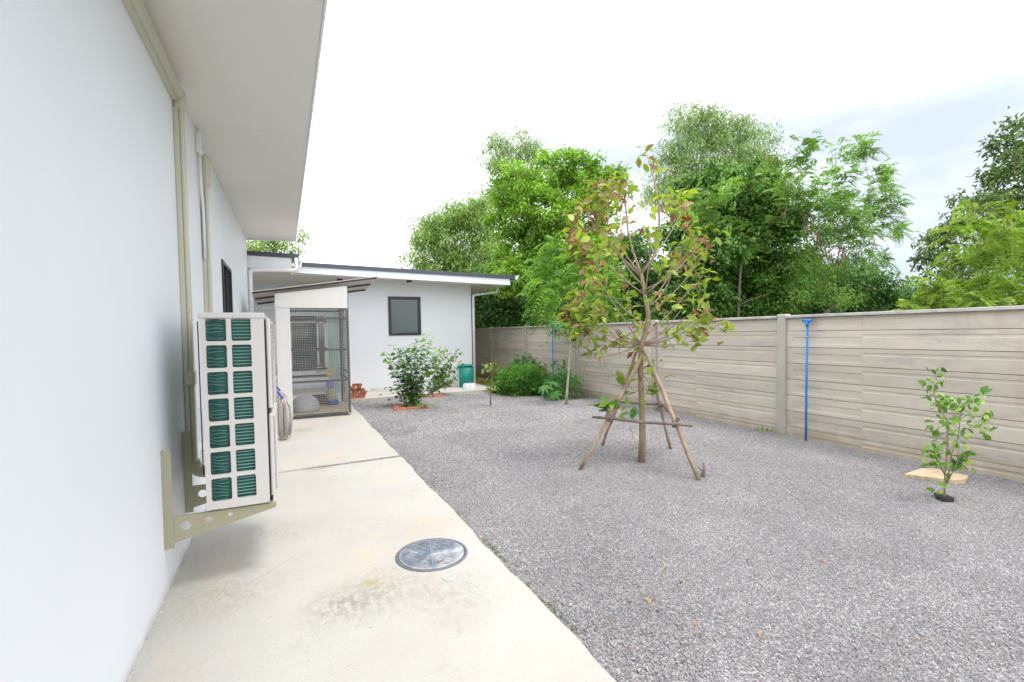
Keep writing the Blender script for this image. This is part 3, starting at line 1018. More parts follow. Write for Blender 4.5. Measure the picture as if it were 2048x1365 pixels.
TRUNK = [(4.28,4.99,-0.01),(4.29,4.98,0.28),(4.29,4.98,0.62),(4.27,4.99,1.23),(4.29,4.98,1.56),(4.36,4.95,1.83),(4.37,4.94,1.96),(4.33,4.96,2.23),(4.29,4.98,2.51)]
LEAD_R = [(4.29,4.98,2.51),(4.4,4.88,2.7),(4.44,4.82,2.9),(4.44,4.8,3.18),(4.43,4.8,3.39),(4.4,4.84,3.69),(4.37,4.89,3.93),(4.35,4.95,4.12)]
LEAD_L = [(4.29,4.98,2.51),(4.28,5.02,2.6),(4.25,5.11,2.85),(4.21,5.15,3.12),(4.21,5.19,3.46),(4.2,5.19,3.62)]
TREE_CL = [(4.43,5.08,4.11,6),(4.48,4.95,3.82,4),(3.9,4.87,3.6,14),(4.08,4.92,3.59,8),(3.91,5.14,3.7,10),(4.14,5.59,3.72,10),(3.81,5.4,3.67,5),(3.61,5.35,3.44,8),(3.35,5.07,3.19,6),(3.77,5.5,3.37,8),(3.76,5.15,3.35,8),(4.04,5.21,3.43,10),(4.23,5.31,3.56,8),(4.49,5.09,3.47,4),(4.44,4.88,3.48,5),(5.01,5.22,3.58,7),(4.65,4.66,3.46,7),(4.59,4.69,3.26,6),(5.11,5.04,3.47,4),(4.57,4.48,3.02,5),(4.94,4.51,2.96,4),(3.63,5.53,3.17,10),(3.39,5.02,2.94,14),(3.9,5.54,3.3,8),(3.89,5.41,3.23,10),(3.87,5.09,3.05,10),(3.94,4.83,3.15,4),(4.54,5.29,3.16,5),(4.74,5.38,3.18,6),(4.08,4.55,2.86,5),(3.5,5.34,2.88,14),(3.61,5.35,2.81,14),(3.66,5.28,2.65,10),(3.67,5.07,2.81,10),(3.62,4.84,2.75,8),(4.08,5.2,2.85,6),(5.09,4.99,2.97,8),(4.61,4.37,2.83,8),(4.89,4.47,2.76,7),(5.14,4.95,2.83,8),(4.9,5.1,2.75,6),(4.89,4.91,2.72,7),(4.1,4.38,2.51,6),(4.87,5.01,2.58,7),(5.27,5.07,2.65,5),(5.33,4.99,2.55,5),(5.16,4.75,2.49,3),(3.46,4.85,2.46,8),(4.07,5.52,2.5,8),(3.51,5.06,2.47,6),(4.21,5.23,2.43,5),(4.54,5.53,2.38,4),(5.07,4.85,2.35,5),(4.74,4.41,2.16,4),(3.64,5.04,2.25,6),(3.77,5.6,2.27,10),(3.45,5.03,2.14,8),(3.49,5.42,2.04,10),(3.5,5.29,1.97,12),(3.37,5.31,1.92,8),(3.74,5.37,1.99,8),(3.49,4.8,1.99,8),(3.6,4.79,1.95,6),(3.44,5.31,1.8,10),(3.37,5.06,1.73,8),(3.41,4.94,1.81,8),(3.82,5.3,1.75,6),(4.11,5.4,1.72,6),(3.94,5.58,1.59,7),(3.57,4.86,1.59,5),(4.48,4.79,2.18,5),(4.26,4.72,2.17,4),(4.64,4.96,2.04,3),(4.19,5.01,2.13,4),(4.55,5.51,2.07,3),(4.88,4.57,2.04,8),(4.78,4.37,1.97,5),(4.93,4.93,2.02,2),(3.94,4.63,1.8,6),(4.47,5.09,1.83,4),(4.04,5.11,1.59,6),(4.56,5.47,1.53,6),(4.32,5.05,1.46,5),(4.7,4.96,1.67,6),(4.55,4.55,1.73,7),(4.9,4.75,1.79,8),(4.77,4.5,1.81,8),(5.17,4.81,1.7,6),(4.95,4.69,1.62,4),(5.17,4.49,1.81,4),(5.24,4.47,1.72,4),(3.57,5.19,1.4,4),(4.26,5.01,1.33,2),(4.29,4.78,1.35,2),(4.49,4.89,1.13,1),(4.14,5.03,1.15,4),(4.27,4.75,1.25,3),(4.19,5.01,0.95,3),(4.11,4.82,0.8,2),(3.8,4.99,0.82,7),(3.84,5.15,0.76,5),(3.91,4.98,0.73,4),(4.12,5.13,0.72,3),(4.34,4.87,1.04,2),(4.27,4.84,0.96,2),(4.25,5.04,0.16,1)]
TREE_BARE = [(3.81,5.32,1.33),(3.85,5.19,1.27),(3.87,5.07,1.21),(4.15,5.27,1.41),(4.12,5.28,1.15),(4.58,4.96,1.08),(4.43,4.7,1.3),(3.97,5.3,1.05),(3.9,5.39,1.14),(5.03,4.85,1.55),(4.62,4.72,1.49),(3.93,4.93,1.12)]
STAKES = [((3.36,5.09,-0.02),(4.3,4.91,1.5)),((4.37,5.99,-0.02),(4.27,5.08,1.46)),((4.35,4.07,-0.02),(4.26,4.91,1.53)),((5.15,5.36,-0.02),(4.42,4.99,1.41))]
LIME_STEMS = [[(5.97,2.42,0.0),(5.98,2.42,0.13),(5.98,2.42,0.3),(5.99,2.41,0.47),(5.99,2.41,0.69),(5.98,2.41,0.79),(5.94,2.43,0.87),(5.9,2.45,0.95),(5.86,2.47,1.06),(5.87,2.47,1.15),(5.9,2.45,1.2)],[(5.98,2.42,0.13),(6.05,2.41,0.29),(6.09,2.42,0.43),(6.14,2.4,0.55),(6.2,2.4,0.68),(6.21,2.4,0.79),(6.2,2.38,0.91)],[(5.99,2.41,0.16),(5.95,2.37,0.25),(5.95,2.34,0.31),(5.96,2.31,0.44)],[(5.98,2.42,0.24),(5.87,2.42,0.36),(5.82,2.44,0.47),(5.8,2.45,0.6)]]
LIME_CL = [(5.72,2.41,1.28,3),(6.0,2.47,1.24,5),(5.77,2.4,1.2,6),(5.74,2.44,1.17,5),(6.13,2.47,1.19,2),(5.92,2.49,1.04,5),(5.83,2.41,1.03,8),(5.86,2.37,1.04,6),(6.04,2.51,0.95,6),(6.0,2.45,0.92,5),(6.01,2.49,0.88,3),(5.95,2.33,0.99,4),(6.07,2.4,0.94,3),(6.04,2.35,0.9,4),(6.07,2.3,0.95,7),(6.15,2.29,1.0,4),(6.22,2.33,0.86,5),(6.08,2.32,0.99,4),(6.27,2.24,1.06,6),(6.17,2.23,1.03,3),(6.34,2.33,0.9,3),(6.34,2.28,0.88,4),(6.43,2.28,0.88,3),(6.29,2.25,0.81,2),(6.46,2.28,0.75,2),(6.38,2.23,0.81,1),(6.26,2.3,0.77,3),(6.21,2.33,0.71,4),(6.23,2.36,0.68,3),(6.27,2.25,0.72,4),(6.16,2.22,0.69,3),(6.2,2.19,0.7,3),(6.26,2.2,0.62,2),(5.92,2.32,0.84,3),(6.14,2.44,0.77,3),(5.95,2.42,0.78,4),(5.92,2.51,0.75,2),(5.76,2.39,0.76,3),(5.87,2.46,0.68,6),(6.02,2.5,0.62,4),(5.88,2.49,0.7,3),(5.94,2.41,0.68,2),(6.05,2.37,0.7,3),(5.93,2.33,0.62,3),(6.01,2.31,0.59,2),(6.06,2.29,0.64,2),(6.05,2.35,0.52,3),(6.0,2.37,0.54,3),(5.92,2.55,0.61,1),(5.74,2.43,0.59,3),(5.83,2.42,0.57,2),(5.71,2.48,0.51,2),(5.74,2.44,0.51,5),(5.81,2.44,0.44,6),(5.83,2.42,0.41,4),(5.93,2.43,0.43,3),(5.68,2.43,0.4,2),(6.09,2.48,0.3,2),(6.07,2.34,0.45,6),(6.3,2.38,0.41,6),(6.17,2.38,0.37,5),(6.14,2.38,0.33,4),(6.12,2.34,0.32,4),(6.18,2.44,0.34,3),(5.92,2.34,0.35,2),(6.06,2.42,0.27,2),(5.91,2.39,0.16,2),(6.05,2.43,0.22,2),(5.97,2.48,0.04,3)]
MUL_TIPS = [(2.11,11.55,1.38),(2.3,11.5,1.54),(2.5,11.22,1.49),(2.73,11.32,1.54),(2.83,11.12,1.68),(3.14,11.3,1.8),(3.37,11.76,1.67),(3.36,11.15,1.44),(3.44,11.06,1.37),(2.25,11.79,1.18),(2.37,11.54,1.42),(2.57,11.9,1.46),(3.08,11.64,1.47),(2.65,11.29,1.44),(3.24,11.09,1.31),(3.25,11.51,1.02),(2.44,12.17,0.88),(3.42,11.41,0.63),(3.3,11.25,0.57),(2.43,12.21,0.41),(3.03,10.95,0.07),(2.41,11.3,1.13),(3.0,11.74,1.26)]
MUL_BASE = (2.71,11.6,0.0)
MUL2_TIPS = [(4.01,13.21,1.36),(4.08,12.93,1.32),(4.34,13.15,1.15),(4.62,13.3,1.2),(4.5,13.05,1.31),(4.53,12.92,0.93),(4.36,12.83,0.51),(4.27,12.86,0.43),(4.25,13.42,0.88),(4.08,13.23,0.77),(4.47,13.34,0.69),(4.18,12.89,0.63),(3.92,13.14,1.02)]
MUL2_BASE = (3.7,13.42,0.0)
SAP_STEM = [(4.45,10.62,0.01),(4.46,10.62,0.25),(4.49,10.6,0.47),(4.5,10.6,0.73),(4.49,10.6,0.86),(4.53,10.58,1.0)]
SAP_CL = [(4.32,10.58,0.91,4),(4.41,10.62,0.97,4),(4.49,10.5,1.02,5),(4.55,10.52,1.0,3),(4.55,10.55,0.88,4),(4.48,10.56,0.92,4),(4.43,10.53,0.77,2),(4.49,10.5,0.38,4),(4.46,10.72,0.36,3),(4.52,10.52,0.46,2),(4.6,10.55,0.97,2)]
PAP_STEM = [(6.13,9.86,-0.01),(6.15,9.85,0.27),(6.19,9.84,0.69),(6.23,9.82,1.29),(6.25,9.81,1.62)]
PAP_LEAVES = [(5.91,9.86,1.9),(6.04,10.02,1.71),(6.2,10.05,1.95),(6.02,9.64,1.79),(6.12,9.98,1.83),(6.29,9.9,1.9),(6.24,9.7,1.81),(6.05,10.12,1.82)]
PAP2_STEM = [(6.15,10.66,-0.03),(6.16,10.66,0.13),(6.15,10.67,0.34)]
PAP2_LEAVES = [(5.98,10.64,0.36),(6.32,10.7,0.39),(6.14,10.67,0.45),(6.13,10.45,0.19),(6.11,10.8,0.19),(6.33,10.58,0.12)]
BUSH_A = [(5.84,12.22,0.34,0.45),(6.1,12.1,0.43,0.5),(6.39,12.07,0.42,0.5),(5.86,12.54,0.45,0.4),(5.94,12.06,0.22,0.4),(6.19,11.95,0.18,0.4),(6.45,11.93,0.26,0.4),(5.73,12.61,0.31,0.35)]
BUSH_A2 = [(6.35,12.87,0.78,0.33),(6.52,12.79,0.82,0.38),(6.42,12.83,0.67,0.4),(6.61,12.74,0.69,0.35)]
BUSH_B = [(6.51,10.94,0.63,0.3),(6.6,10.9,0.41,0.36),(6.76,10.82,0.31,0.36),(6.9,10.76,0.25,0.36),(6.49,10.84,0.23,0.36),(6.43,10.98,0.41,0.25),(6.67,10.75,0.14,0.3),(6.93,10.74,0.1,0.25),(6.9,10.87,0.48,0.25)]
STALKS = [(6.72,12.62,0.94),(6.89,12.54,0.79),(7.0,12.48,0.73),(7.05,12.46,0.58),(6.9,12.53,0.69)]
STALKS2 = [(6.94,11.23,0.96),(6.92,11.24,0.78),(6.99,11.21,0.74),(6.88,11.26,0.74)]
FERN = [(5.94,8.29,0.36),(6.08,8.23,0.43),(6.23,8.16,0.3),(5.89,8.32,0.14),(6.13,8.2,0.19),(6.29,8.13,0.14)]
FERN2 = [(6.1,7.4,0.4),(6.21,7.35,0.44),(6.3,7.31,0.34),(6.06,7.42,0.15)]
BOARD = [(6.47,3.01,0.0),(6.91,3.03,0.0),(7.04,2.94,0.0),(7.03,2.63,-0.0),(6.83,2.58,0.0),(6.68,2.61,0.0),(6.54,2.9,0.0)]
SCRAP = [(6.07,2.55,0.0),(6.04,2.47,0.0),(6.05,2.39,0.0),(5.99,2.35,0.0),(5.9,2.39,0.0),(5.94,2.47,0.0)]
DEBRIS = [(2.49,2.65,0.0),(2.17,2.06,0.0),(1.71,2.31,0.0),(1.97,2.39,0.0),(2.1,2.38,0.0),(2.05,2.25,0.0),(2.1,1.94,0.0),(1.84,1.85,0.0),(2.43,1.83,0.0),(7.01,3.76,0.0),(6.91,3.65,0.0),(6.11,2.11,0.0),(5.47,3.3,-0.0),(1.49,2.62,0.0),(2.51,2.83,0.0),(3.59,2.2,0.0),(1.05,3.73,-0.0),(4.59,6.78,-0.0),(4.5,7.12,0.0),(2.44,2.43,0.0),(1.68,2.05,0.0),(3.13,2.44,0.0)]

# ================================================================== the ground
def sheet(name, pts, z, m, kind='structure'):
    mb = MB()
    mb.add([(x, y, z) for x, y in pts], [tuple(range(len(pts)))])
    return single(name, mb, m, None, None, (0, 0, 0), kind=kind)


sheet('ground', [(-600, -600), (900, -600), (900, 900), (-600, 900)], -0.14, M['ground'])
soil = sheet('soil', [(5.4, 12.2), (7.5, 10.0), (7.5, 25), (5.4, 25)], -0.018, M['soil'])

# concrete path: slabs with slightly crumbled edges and an open joint at y = 6.78
def edge_x(y):
    return 1.445 + 0.010 * math.sin(y * 3.1) + 0.006 * math.sin(y * 11.3 + 1) + random.uniform(-.004, .004)


path = thing('path', 'cream concrete path of two slabs along the white house wall', None, (0, 0, 0), kind='structure')
def joint_y(x):
    return 6.75 + 0.045 * (x + .8) + 0.006 * math.sin(x * 9) + random.uniform(-.003, .003)


def slab(poly, name='slab'):
    mb = MB()
    n = len(poly)
    mb.add([(x, y, 0) for x, y in poly] + [(x, y, -.12) for x, y in poly],
           [tuple(range(n)), tuple(range(n, 2 * n))[::-1]] + [(i, i + n, (i + 1) % n + n, (i + 1) % n) for i in range(n)])
    return part(name, mb, M['path'], path)


xs = [-0.80 + 2.245 * i / 24 for i in range(25)]
ys1 = [-4 + 10.84 * i / 90 for i in range(90)]
j1 = [(x, joint_y(x)) for x in xs]
slab([(-.80, -4)] + [(edge_x(y), y) for y in ys1 if y < 6.83] + [(x, y - .004 - .014 * (x + .8) / 2.2) for x, y in reversed(j1)])
ys2 = [6.88 + (13.6 - 6.88) * i / 50 for i in range(51)]
slab([(x, y + .004 + .014 * (x + .8) / 2.2) for x, y in j1] + [(edge_x(y), y) for y in ys2] + [(-.8, 13.6)])
front = [(-6 + 12.0 * i / 70, 13.612 + .012 * math.sin(i * .9)) for i in range(71)]
slab(front + [(5.98, 13.75), (5.96, 15.5), (1.7, 15.5), (1.7, 17.5), (-6, 17.5)])

# gravel yard: bed sheet with loose stones standing on it
gx0, gx1, gy0, gy1 = 1.40, 7.46, -3.0, 13.64
bed = MB()
bed.add([(gx0, gy0, -.022), (gx1, gy0, -.022), (gx1, 12.0, -.022), (6.0, gy1, -.022), (gx0, gy1, -.022)], [(0, 1, 2, 3, 4)])
bed_o = single('gravel_yard', bed, M['bed'], None, None, (0, 0, 0), kind='structure')

def gravel_points():
    out = []
    for (y0, y1, dens, s) in ((0.6, 3.0, 11000, .0044), (3.0, 5.0, 7500, .0050), (5.0, 8.0, 3600, .0066), (8.0, 13.5, 1300, .0100)):
        n = int((gx1 - gx0) * (y1 - y0) * dens)
        p = np.stack([gx0 + .03 + rs.rand(n) * (gx1 - gx0 - .05), y0 + rs.rand(n) * (y1 - y0)], 1)
        # only the ground a camera near the photograph's could see
        ang = np.arctan2(p[:, 0], p[:, 1])
        p = p[(ang < R(80)) & (ang > R(2))]
        q = (p[:, 0] < 7.4) & ((p[:, 1] < 12.2) | (p[:, 1] < 13.6 - (p[:, 0] - 4) * .55))
        p = p[q]
        z = -0.021 + 0.006 * rs.rand(len(p)) + .006 * (np.sin(p[:, 0] * 2.3 + 1) * np.sin(p[:, 1] * 1.9) > .2)
        out.append((p, z, s))
    return out


gv, gs = [], []
for p, z, s in gravel_points():
    gv.append(np.concatenate([p, z[:, None]], 1))
    gs.append(s * (0.55 + .75 * rs.rand(len(p)) + 1.0 * (rs.rand(len(p)) > .985)))
gv, gs = np.concatenate(gv), np.concatenate(gs)
gme = bpy.data.meshes.new('gravel')
gme.vertices.add(len(gv))
gme.vertices.foreach_set('co', gv.astype(np.float32).ravel())
at = gme.attributes.new('size', 'FLOAT', 'POINT')
at.data.foreach_set('value', gs.astype(np.float32))
gme.update()
gravel = bpy.data.objects.new('gravel', gme)
col.objects.link(gravel)
gravel['kind'] = 'stuff'
gravel['label'] = 'loose grey and pinkish gravel chippings covering the yard'
ng = bpy.data.node_groups.new('gravel_scatter', 'GeometryNodeTree')
ng.interface.new_socket('Geometry', in_out='INPUT', socket_type='NodeSocketGeometry')
ng.interface.new_socket('Geometry', in_out='OUTPUT', socket_type='NodeSocketGeometry')
gi, go = ng.nodes.new('NodeGroupInput'), ng.nodes.new('NodeGroupOutput')
ico = ng.nodes.new('GeometryNodeMeshIcoSphere')
ico.inputs['Subdivisions'].default_value = 1
ico.inputs['Radius'].default_value = 1.0
sm = ng.nodes.new('GeometryNodeSetMaterial')
sm.inputs['Material'].default_value = M['stone']
iop = ng.nodes.new('GeometryNodeInstanceOnPoints')
na = ng.nodes.new('GeometryNodeInputNamedAttribute')
na.data_type = 'FLOAT'
na.inputs['Name'].default_value = 'size'
rr = ng.nodes.new('FunctionNodeRandomValue')
rr.data_type = 'FLOAT_VECTOR'
rr.inputs[0].default_value = (0, 0, 0)
rr.inputs[1].default_value = (6.28, 6.28, 6.28)
rs2 = ng.nodes.new('FunctionNodeRandomValue')
rs2.data_type = 'FLOAT_VECTOR'
rs2.inputs[0].default_value = (0.55, 0.7, 0.5)
rs2.inputs[1].default_value = (1.0, 1.5, 0.9)
rs2.inputs['Seed'].default_value = 4
vm = ng.nodes.new('ShaderNodeVectorMath')
vm.operation = 'MULTIPLY'
ng.links.new(ico.outputs['Mesh'], sm.inputs['Geometry'])
ng.links.new(sm.outputs['Geometry'], iop.inputs['Instance'])
ng.links.new(gi.outputs[0], iop.inputs['Points'])
ng.links.new(rr.outputs[0], iop.inputs['Rotation'])
ng.links.new(rs2.outputs[0], vm.inputs[0])
ng.links.new(na.outputs['Attribute'], vm.inputs[1])
ng.links.new(vm.outputs['Vector'], iop.inputs['Scale'])
ng.links.new(iop.outputs['Instances'], go.inputs[0])
md = gravel.modifiers.new('scatter', 'NODES')
md.node_group = ng

# ================================================================== the white house on the left
XW = -0.79
HE = 13.25
house = thing('house', 'white house wall on the left under a wide overhanging beige soffit', 'house', (XW, 5, 0))
def soff_z(x, y):
    return 3.90 + 0.0245 * (y - 3.9) + 0.035 * (x - XW)


wb = MB()
wo = [(-4, -.1), (HE, -.1), (HE, soff_z(XW, HE)), (-4, soff_z(XW, -4))]
win = (7.86, 1.62, 9.06, 2.86)
wb.plate(wo, [[(win[0], win[1]), (win[0], win[3]), (win[2], win[3]), (win[2], win[1])]], lambda u, v, w: (XW - w, u, v), .2)
part('wall', wb, M['wall'], house)
ew = MB().box((-6.2, HE - .2, -.1), (XW - .202, HE - .003, 3.95))
part('end_wall', ew, M['wall'], house)
XE = 0.31
so = MB()
y0, y1 = -4.0, 13.2
bd = [y0 + (y1 - y0) * i / 7 for i in range(8)]
for i in range(7):                       # soffit boards with hairline joints
    a, b = bd[i] + .0015, bd[i + 1] - .0015
    p = [(XW + .001, a), (XE - .02, a), (XE - .02, b), (XW + .001, b)]
    so2 = MB()
    so2.hexa([(x, y, soff_z(x, y)) for x, y in p] + [(x, y, soff_z(x, y) + .012) for x, y in p])
    part('soffit_board', so2, M['soffit'], house)
fb = MB()
fb.hexa([(XE - .018, y0, soff_z(XE, y0) - .012), (XE, y0, soff_z(XE, y0) - .012), (XE, y1, soff_z(XE, y1) - .012), (XE - .018, y1, soff_z(XE, y1) - .012),
         (XE - .018, y0, soff_z(XE, y0) + .2), (XE, y0, soff_z(XE, y0) + .2), (XE, y1, soff_z(XE, y1) + .2), (XE - .018, y1, soff_z(XE, y1) + .2)])
part('fascia', fb, M['white_trim'], house)
fe = MB()
fe.hexa([(XW, y1 + .001, soff_z(XW, y1) - .025), (XE, y1 + .001, soff_z(XE, y1) - .025), (XE, y1 + .02, soff_z(XE, y1) - .025), (XW, y1 + .02, soff_z(XW, y1) - .025),
         (XW, y1 + .001, soff_z(XW, y1) + .2), (XE, y1 + .001, soff_z(XE, y1) + .2), (XE, y1 + .02, soff_z(XE, y1) + .2), (XW, y1 + .02, soff_z(XW, y1) + .2)])
part('end_fascia', fe, M['white_trim'], house)
rf = MB()
rp = [(-6.4, y0), (XE + .03, y0), (XE + .03, y1 + .05), (-6.4, y1 + .05)]
rf.hexa([(x, y, soff_z(x, y) + .203) for x, y in rp] + [(x, y, soff_z(x, y) + .26) for x, y in rp])
part('roof', rf, M['roof'], house)
hw = MB()
f = .055
hw.plate([(win[0], win[1]), (win[2], win[1]), (win[2], win[3]), (win[0], win[3])],
         [[(win[0] + f, win[1] + f), (win[0] + f, win[3] - f), (win[2] - f, win[3] - f), (win[2] - f, win[1] + f)]],
         lambda u, v, w: (XW + .022 - w, u, v), .09)
hwin = part('window', hw, M['frame_dark'], house, loc=(XW, 8.46, 2.2))
part('pane', MB().box((XW - .05, win[0] + f + .001, win[1] + f + .001), (XW - .04, win[2] - f - .001, win[3] - f - .001)), M['dark_glass'], hwin)
part('mullion', MB().box((XW - .038, 8.44, win[1] + f + .001), (XW + .012, 8.49, win[3] - f - .001)), M['frame_dark'], hwin)
# crumbs of mortar along the foot of the wall
crumbs = MB()
for i in range(150):
    y = 2.0 + 4.2 * random.random()
    s = random.uniform(.004, .013)
    x = XW + random.uniform(.002, .022)
    q = [(x + random.uniform(-s, s), y + random.uniform(-s, s) * 1.6, .001 + random.uniform(0, s)) for _ in range(5)]
    crumbs.add([(x - s, y - s, 0.001), (x + s, y - s * .6, 0.001), (x + s * .7, y + s, 0.001), (x - s * .8, y + s, 0.001), (x, y, s)], [(0, 1, 4), (1, 2, 4), (2, 3, 4), (3, 0, 4)])
single('mortar_crumbs', crumbs, M['coping'], 'crumbs of pale mortar along the foot of the house wall', None, (XW, 4, 0), kind='stuff')

# lower roof at the far end of the house
lr = MB()
lr.hexa([(-6.2, 13.30, 3.86), (.36, 13.30, 3.735), (.36, 14.30, 3.735), (-6.2, 14.30, 3.86), (-6.2, 13.30, 3.97), (.36, 13.30, 3.845), (.36, 14.30, 3.845), (-6.2, 14.30, 3.97)])
lowroof = thing('lower_roof', 'short dark roof edge with white fascia beyond the house corner', 'roof', (-.2, 13.5, 3.6))
part('roof', lr, M['roof'], lowroof)
lf_ = MB()
lf_.hexa([(-6.2, 13.325, 3.66), (.19, 13.325, 3.42), (.19, 13.36, 3.42), (-6.2, 13.36, 3.66), (-6.2, 13.325, 3.857), (.19, 13.325, 3.735), (.19, 13.36, 3.735), (-6.2, 13.36, 3.857)])
part('fascia', lf_, M['white_trim'], lowroof)
lf2 = MB()
lf2.hexa([(-6.2, 13.318, 3.655), (.192, 13.318, 3.415), (.192, 13.324, 3.415), (-6.2, 13.324, 3.655), (-6.2, 13.318, 3.715), (.192, 13.318, 3.485), (.192, 13.324, 3.485), (-6.2, 13.324, 3.715)])
part('fascia_strip', lf2, M['white_trim'], lowroof)
part('soffit', MB().hexa([(-6.2, 13.362, 3.62), (.19, 13.362, 3.44), (.19, 14.34, 3.44), (-6.2, 14.34, 3.62), (-6.2, 13.362, 3.64), (.19, 13.362, 3.46), (.19, 14.34, 3.46), (-6.2, 14.34, 3.64)]), M['soffit'], lowroof)
gt = MB()
gt.hexa([(.365, 13.29, 3.66), (.40, 13.29, 3.66), (.40, 14.3, 3.66), (.365, 14.3, 3.66), (.365, 13.29, 3.80), (.48, 13.29, 3.90), (.48, 14.3, 3.90), (.365, 14.3, 3.80)])
part('gutter', gt, M['white_trim'], lowroof)
dp = MB()
def bend(pts, r=.06, n=5):
    """rounds the corners of a polyline"""
    out = [Vector(pts[0])]
    for a, b, c in zip(pts, pts[1:], pts[2:]):
        a, b, c = Vector(a), Vector(b), Vector(c)
        p, q = b + (a - b).normalized() * r, b + (c - b).normalized() * r
        for i in range(n + 1):
            t = i / n
            out.append(p * (1 - t) ** 2 + b * 2 * t * (1 - t) + q * t * t)
    out.append(Vector(pts[-1]))
    return out


dp.tube(bend([(.30, 13.22, 3.73), (.30, 13.22, 3.415), (-.73, 13.22, 3.385), (-.73, 13.22, .02)], .09), .045, 14)
dpo = part('downpipe', dp, M['pvc'], lowroof)
part('pipe_clip', MB().tube([(-.73, 13.22, 2.60), (-.73, 13.22, 2.64)], .05, 12), M['pvc'], dpo)

# ================================================================== the back building
YB = 15.3
bb = thing('back_building', 'white single storey building across the yard under a dark sloping roof', 'building', (3, YB, 0))
bw = (2.96, 1.73, 4.0, 2.97)
YR, XR = 17.3, 1.62                        # the wall steps back behind the cage
dw = (.12, .53, 1.50, 2.49)
wl = MB()
wl.plate([(XR, -.1), (5.76, -.1), (5.76, 3.6), (XR, 3.6)],
         [[(a, b), (a, d), (c, d), (c, b)] for a, b, c, d in (bw,)], lambda u, v, w: (u, YB + w, v), .2)
wr_ = MB()
wr_.plate([(-6, -.1), (XR + .19, -.1), (XR + .19, 3.6), (-6, 3.6)],
          [[(a, b), (a, d), (c, d), (c, b)] for a, b, c, d in (dw,)], lambda u, v, w: (u, YR + w, v), .2)
part('porch_wall', wr_, M['far_wall'], bb)
part('porch_side', MB().box((XR + .001, YB + .201, -.1), (XR + .2, YR - .001, 3.6)), M['far_wall'], bb)
part('porch_soffit', MB().box((-6, 14.40, 3.452), (XR, YR - .002, 3.475)), M['soffit'], bb)
part('wall', wl, M['far_wall'], bb)
part('side_wall', MB().box((5.56, YB + .202, -.1), (5.757, 26, 3.6)), M['far_wall'], bb)
part('wall_ledge', MB().bbox((-6, YR - .10, 2.62), (.02, YR - .002, 2.76), .01), M['white_trim'], bb)
def zr(x):                                   # roof line falls to the east
    return 3.79 - (x - .48) * .020


rb = MB()
rb.hexa([(.46, 14.33, zr(.46) - .115), (6.98, 14.33, zr(6.98) - .115), (6.98, 26, zr(6.98) - .115), (.46, 26, zr(.46) - .115),
         (.46, 14.33, zr(.46)), (6.98, 14.33, zr(6.98)), (6.98, 26, zr(6.98)), (.46, 26, zr(.46))])
part('roof', rb, M['roof'], bb)
fc = MB()
fc.hexa([(.2, 14.36, zr(.2) - .30), (6.80, 14.36, zr(6.8) - .32), (6.80, 14.39, zr(6.8) - .32), (.2, 14.39, zr(.2) - .30),
         (.2, 14.36, zr(.2) - .117), (6.80, 14.36, zr(6.8) - .117), (6.80, 14.39, zr(6.8) - .117), (.2, 14.39, zr(.2) - .117)])
part('fascia', fc, M['white_trim'], bb)
fc2 = MB()
fc2.hexa([(.2, 14.350, zr(.2) - .303), (6.803, 14.350, zr(6.8) - .323), (6.803, 14.359, zr(6.8) - .323), (.2, 14.359, zr(.2) - .303),
          (.2, 14.350, zr(.2) - .225), (6.803, 14.350, zr(6.8) - .245), (6.803, 14.359, zr(6.8) - .245), (.2, 14.359, zr(.2) - .225)])
part('fascia_strip', fc2, M['white_trim'], bb)
part('side_fascia', MB().box((6.77, 14.392, zr(6.8) - .31), (6.80, 26, zr(6.8) - .118)), M['white_trim'], bb)
part('soffit', MB().hexa([(.2, 14.392, zr(.2) - .27), (6.768, 14.392, zr(6.8) - .29), (6.768, 26, zr(6.8) - .29), (.2, 26, zr(.2) - .27), (.2, 14.392, zr(.2) - .25), (6.768, 14.392, zr(6.8) - .27), (6.768, 26, zr(6.8) - .27), (.2, 26, zr(.2) - .25)]), M['soffit'], bb)
part('gutter', MB().hexa([(6.99, 14.33, zr(7) - .13), (7.05, 14.33, zr(7) - .13), (7.05, 26, zr(7) - .13), (6.99, 26, zr(7) - .13), (6.99, 14.33, zr(7) - .02), (7.13, 14.33, zr(7) + .02), (7.13, 26, zr(7) + .02), (6.99, 26, zr(7) - .02)]), M['white_trim'], bb)
part('downpipe', MB().tube(bend([(6.72, 15.22, 3.36), (6.72, 15.22, 3.18), (5.81, 15.22, 3.06), (5.81, 15.22, .02)], .08), .042, 12), M['pvc'], bb)
part('floodlight', MB().bbox((1.44, 15.0, 3.34), (1.58, 15.1, 3.47), .01), M['black'], bb)
part('soffit_light', MB().lathe((3.55, 14.9, 3.40), [(.09, 0), (.09, .035), (.07, .05)], 16), M['black'], bb)


def wind(b, fr, m, pane_m, name='window', y=YB, proud=.03, mull=()):
    w = MB()
    w.plate([(b[0] - .0, b[1]), (b[2], b[1]), (b[2], b[3]), (b[0], b[3])],
            [[(b[0] + fr, b[1] + fr), (b[0] + fr, b[3] - fr), (b[2] - fr, b[3] - fr), (b[2] - fr, b[1] + fr)]],
            lambda u, v, ww: (u, y - proud + ww, v), .08)
    o = part(name, w, m, bb, loc=((b[0] + b[2]) / 2, y, b[1]))
    part('pane', MB().box((b[0] + fr + .001, y + .012, b[1] + fr + .001), (b[2] - fr - .001, y + .022, b[3] - fr - .001)), pane_m, o)
    for x0, x1, mm in mull:
        part('mullion', MB().box((x0, y - .012, b[1] + fr + .001), (x1, y + .010, b[3] - fr - .001)), mm, o)
    return o


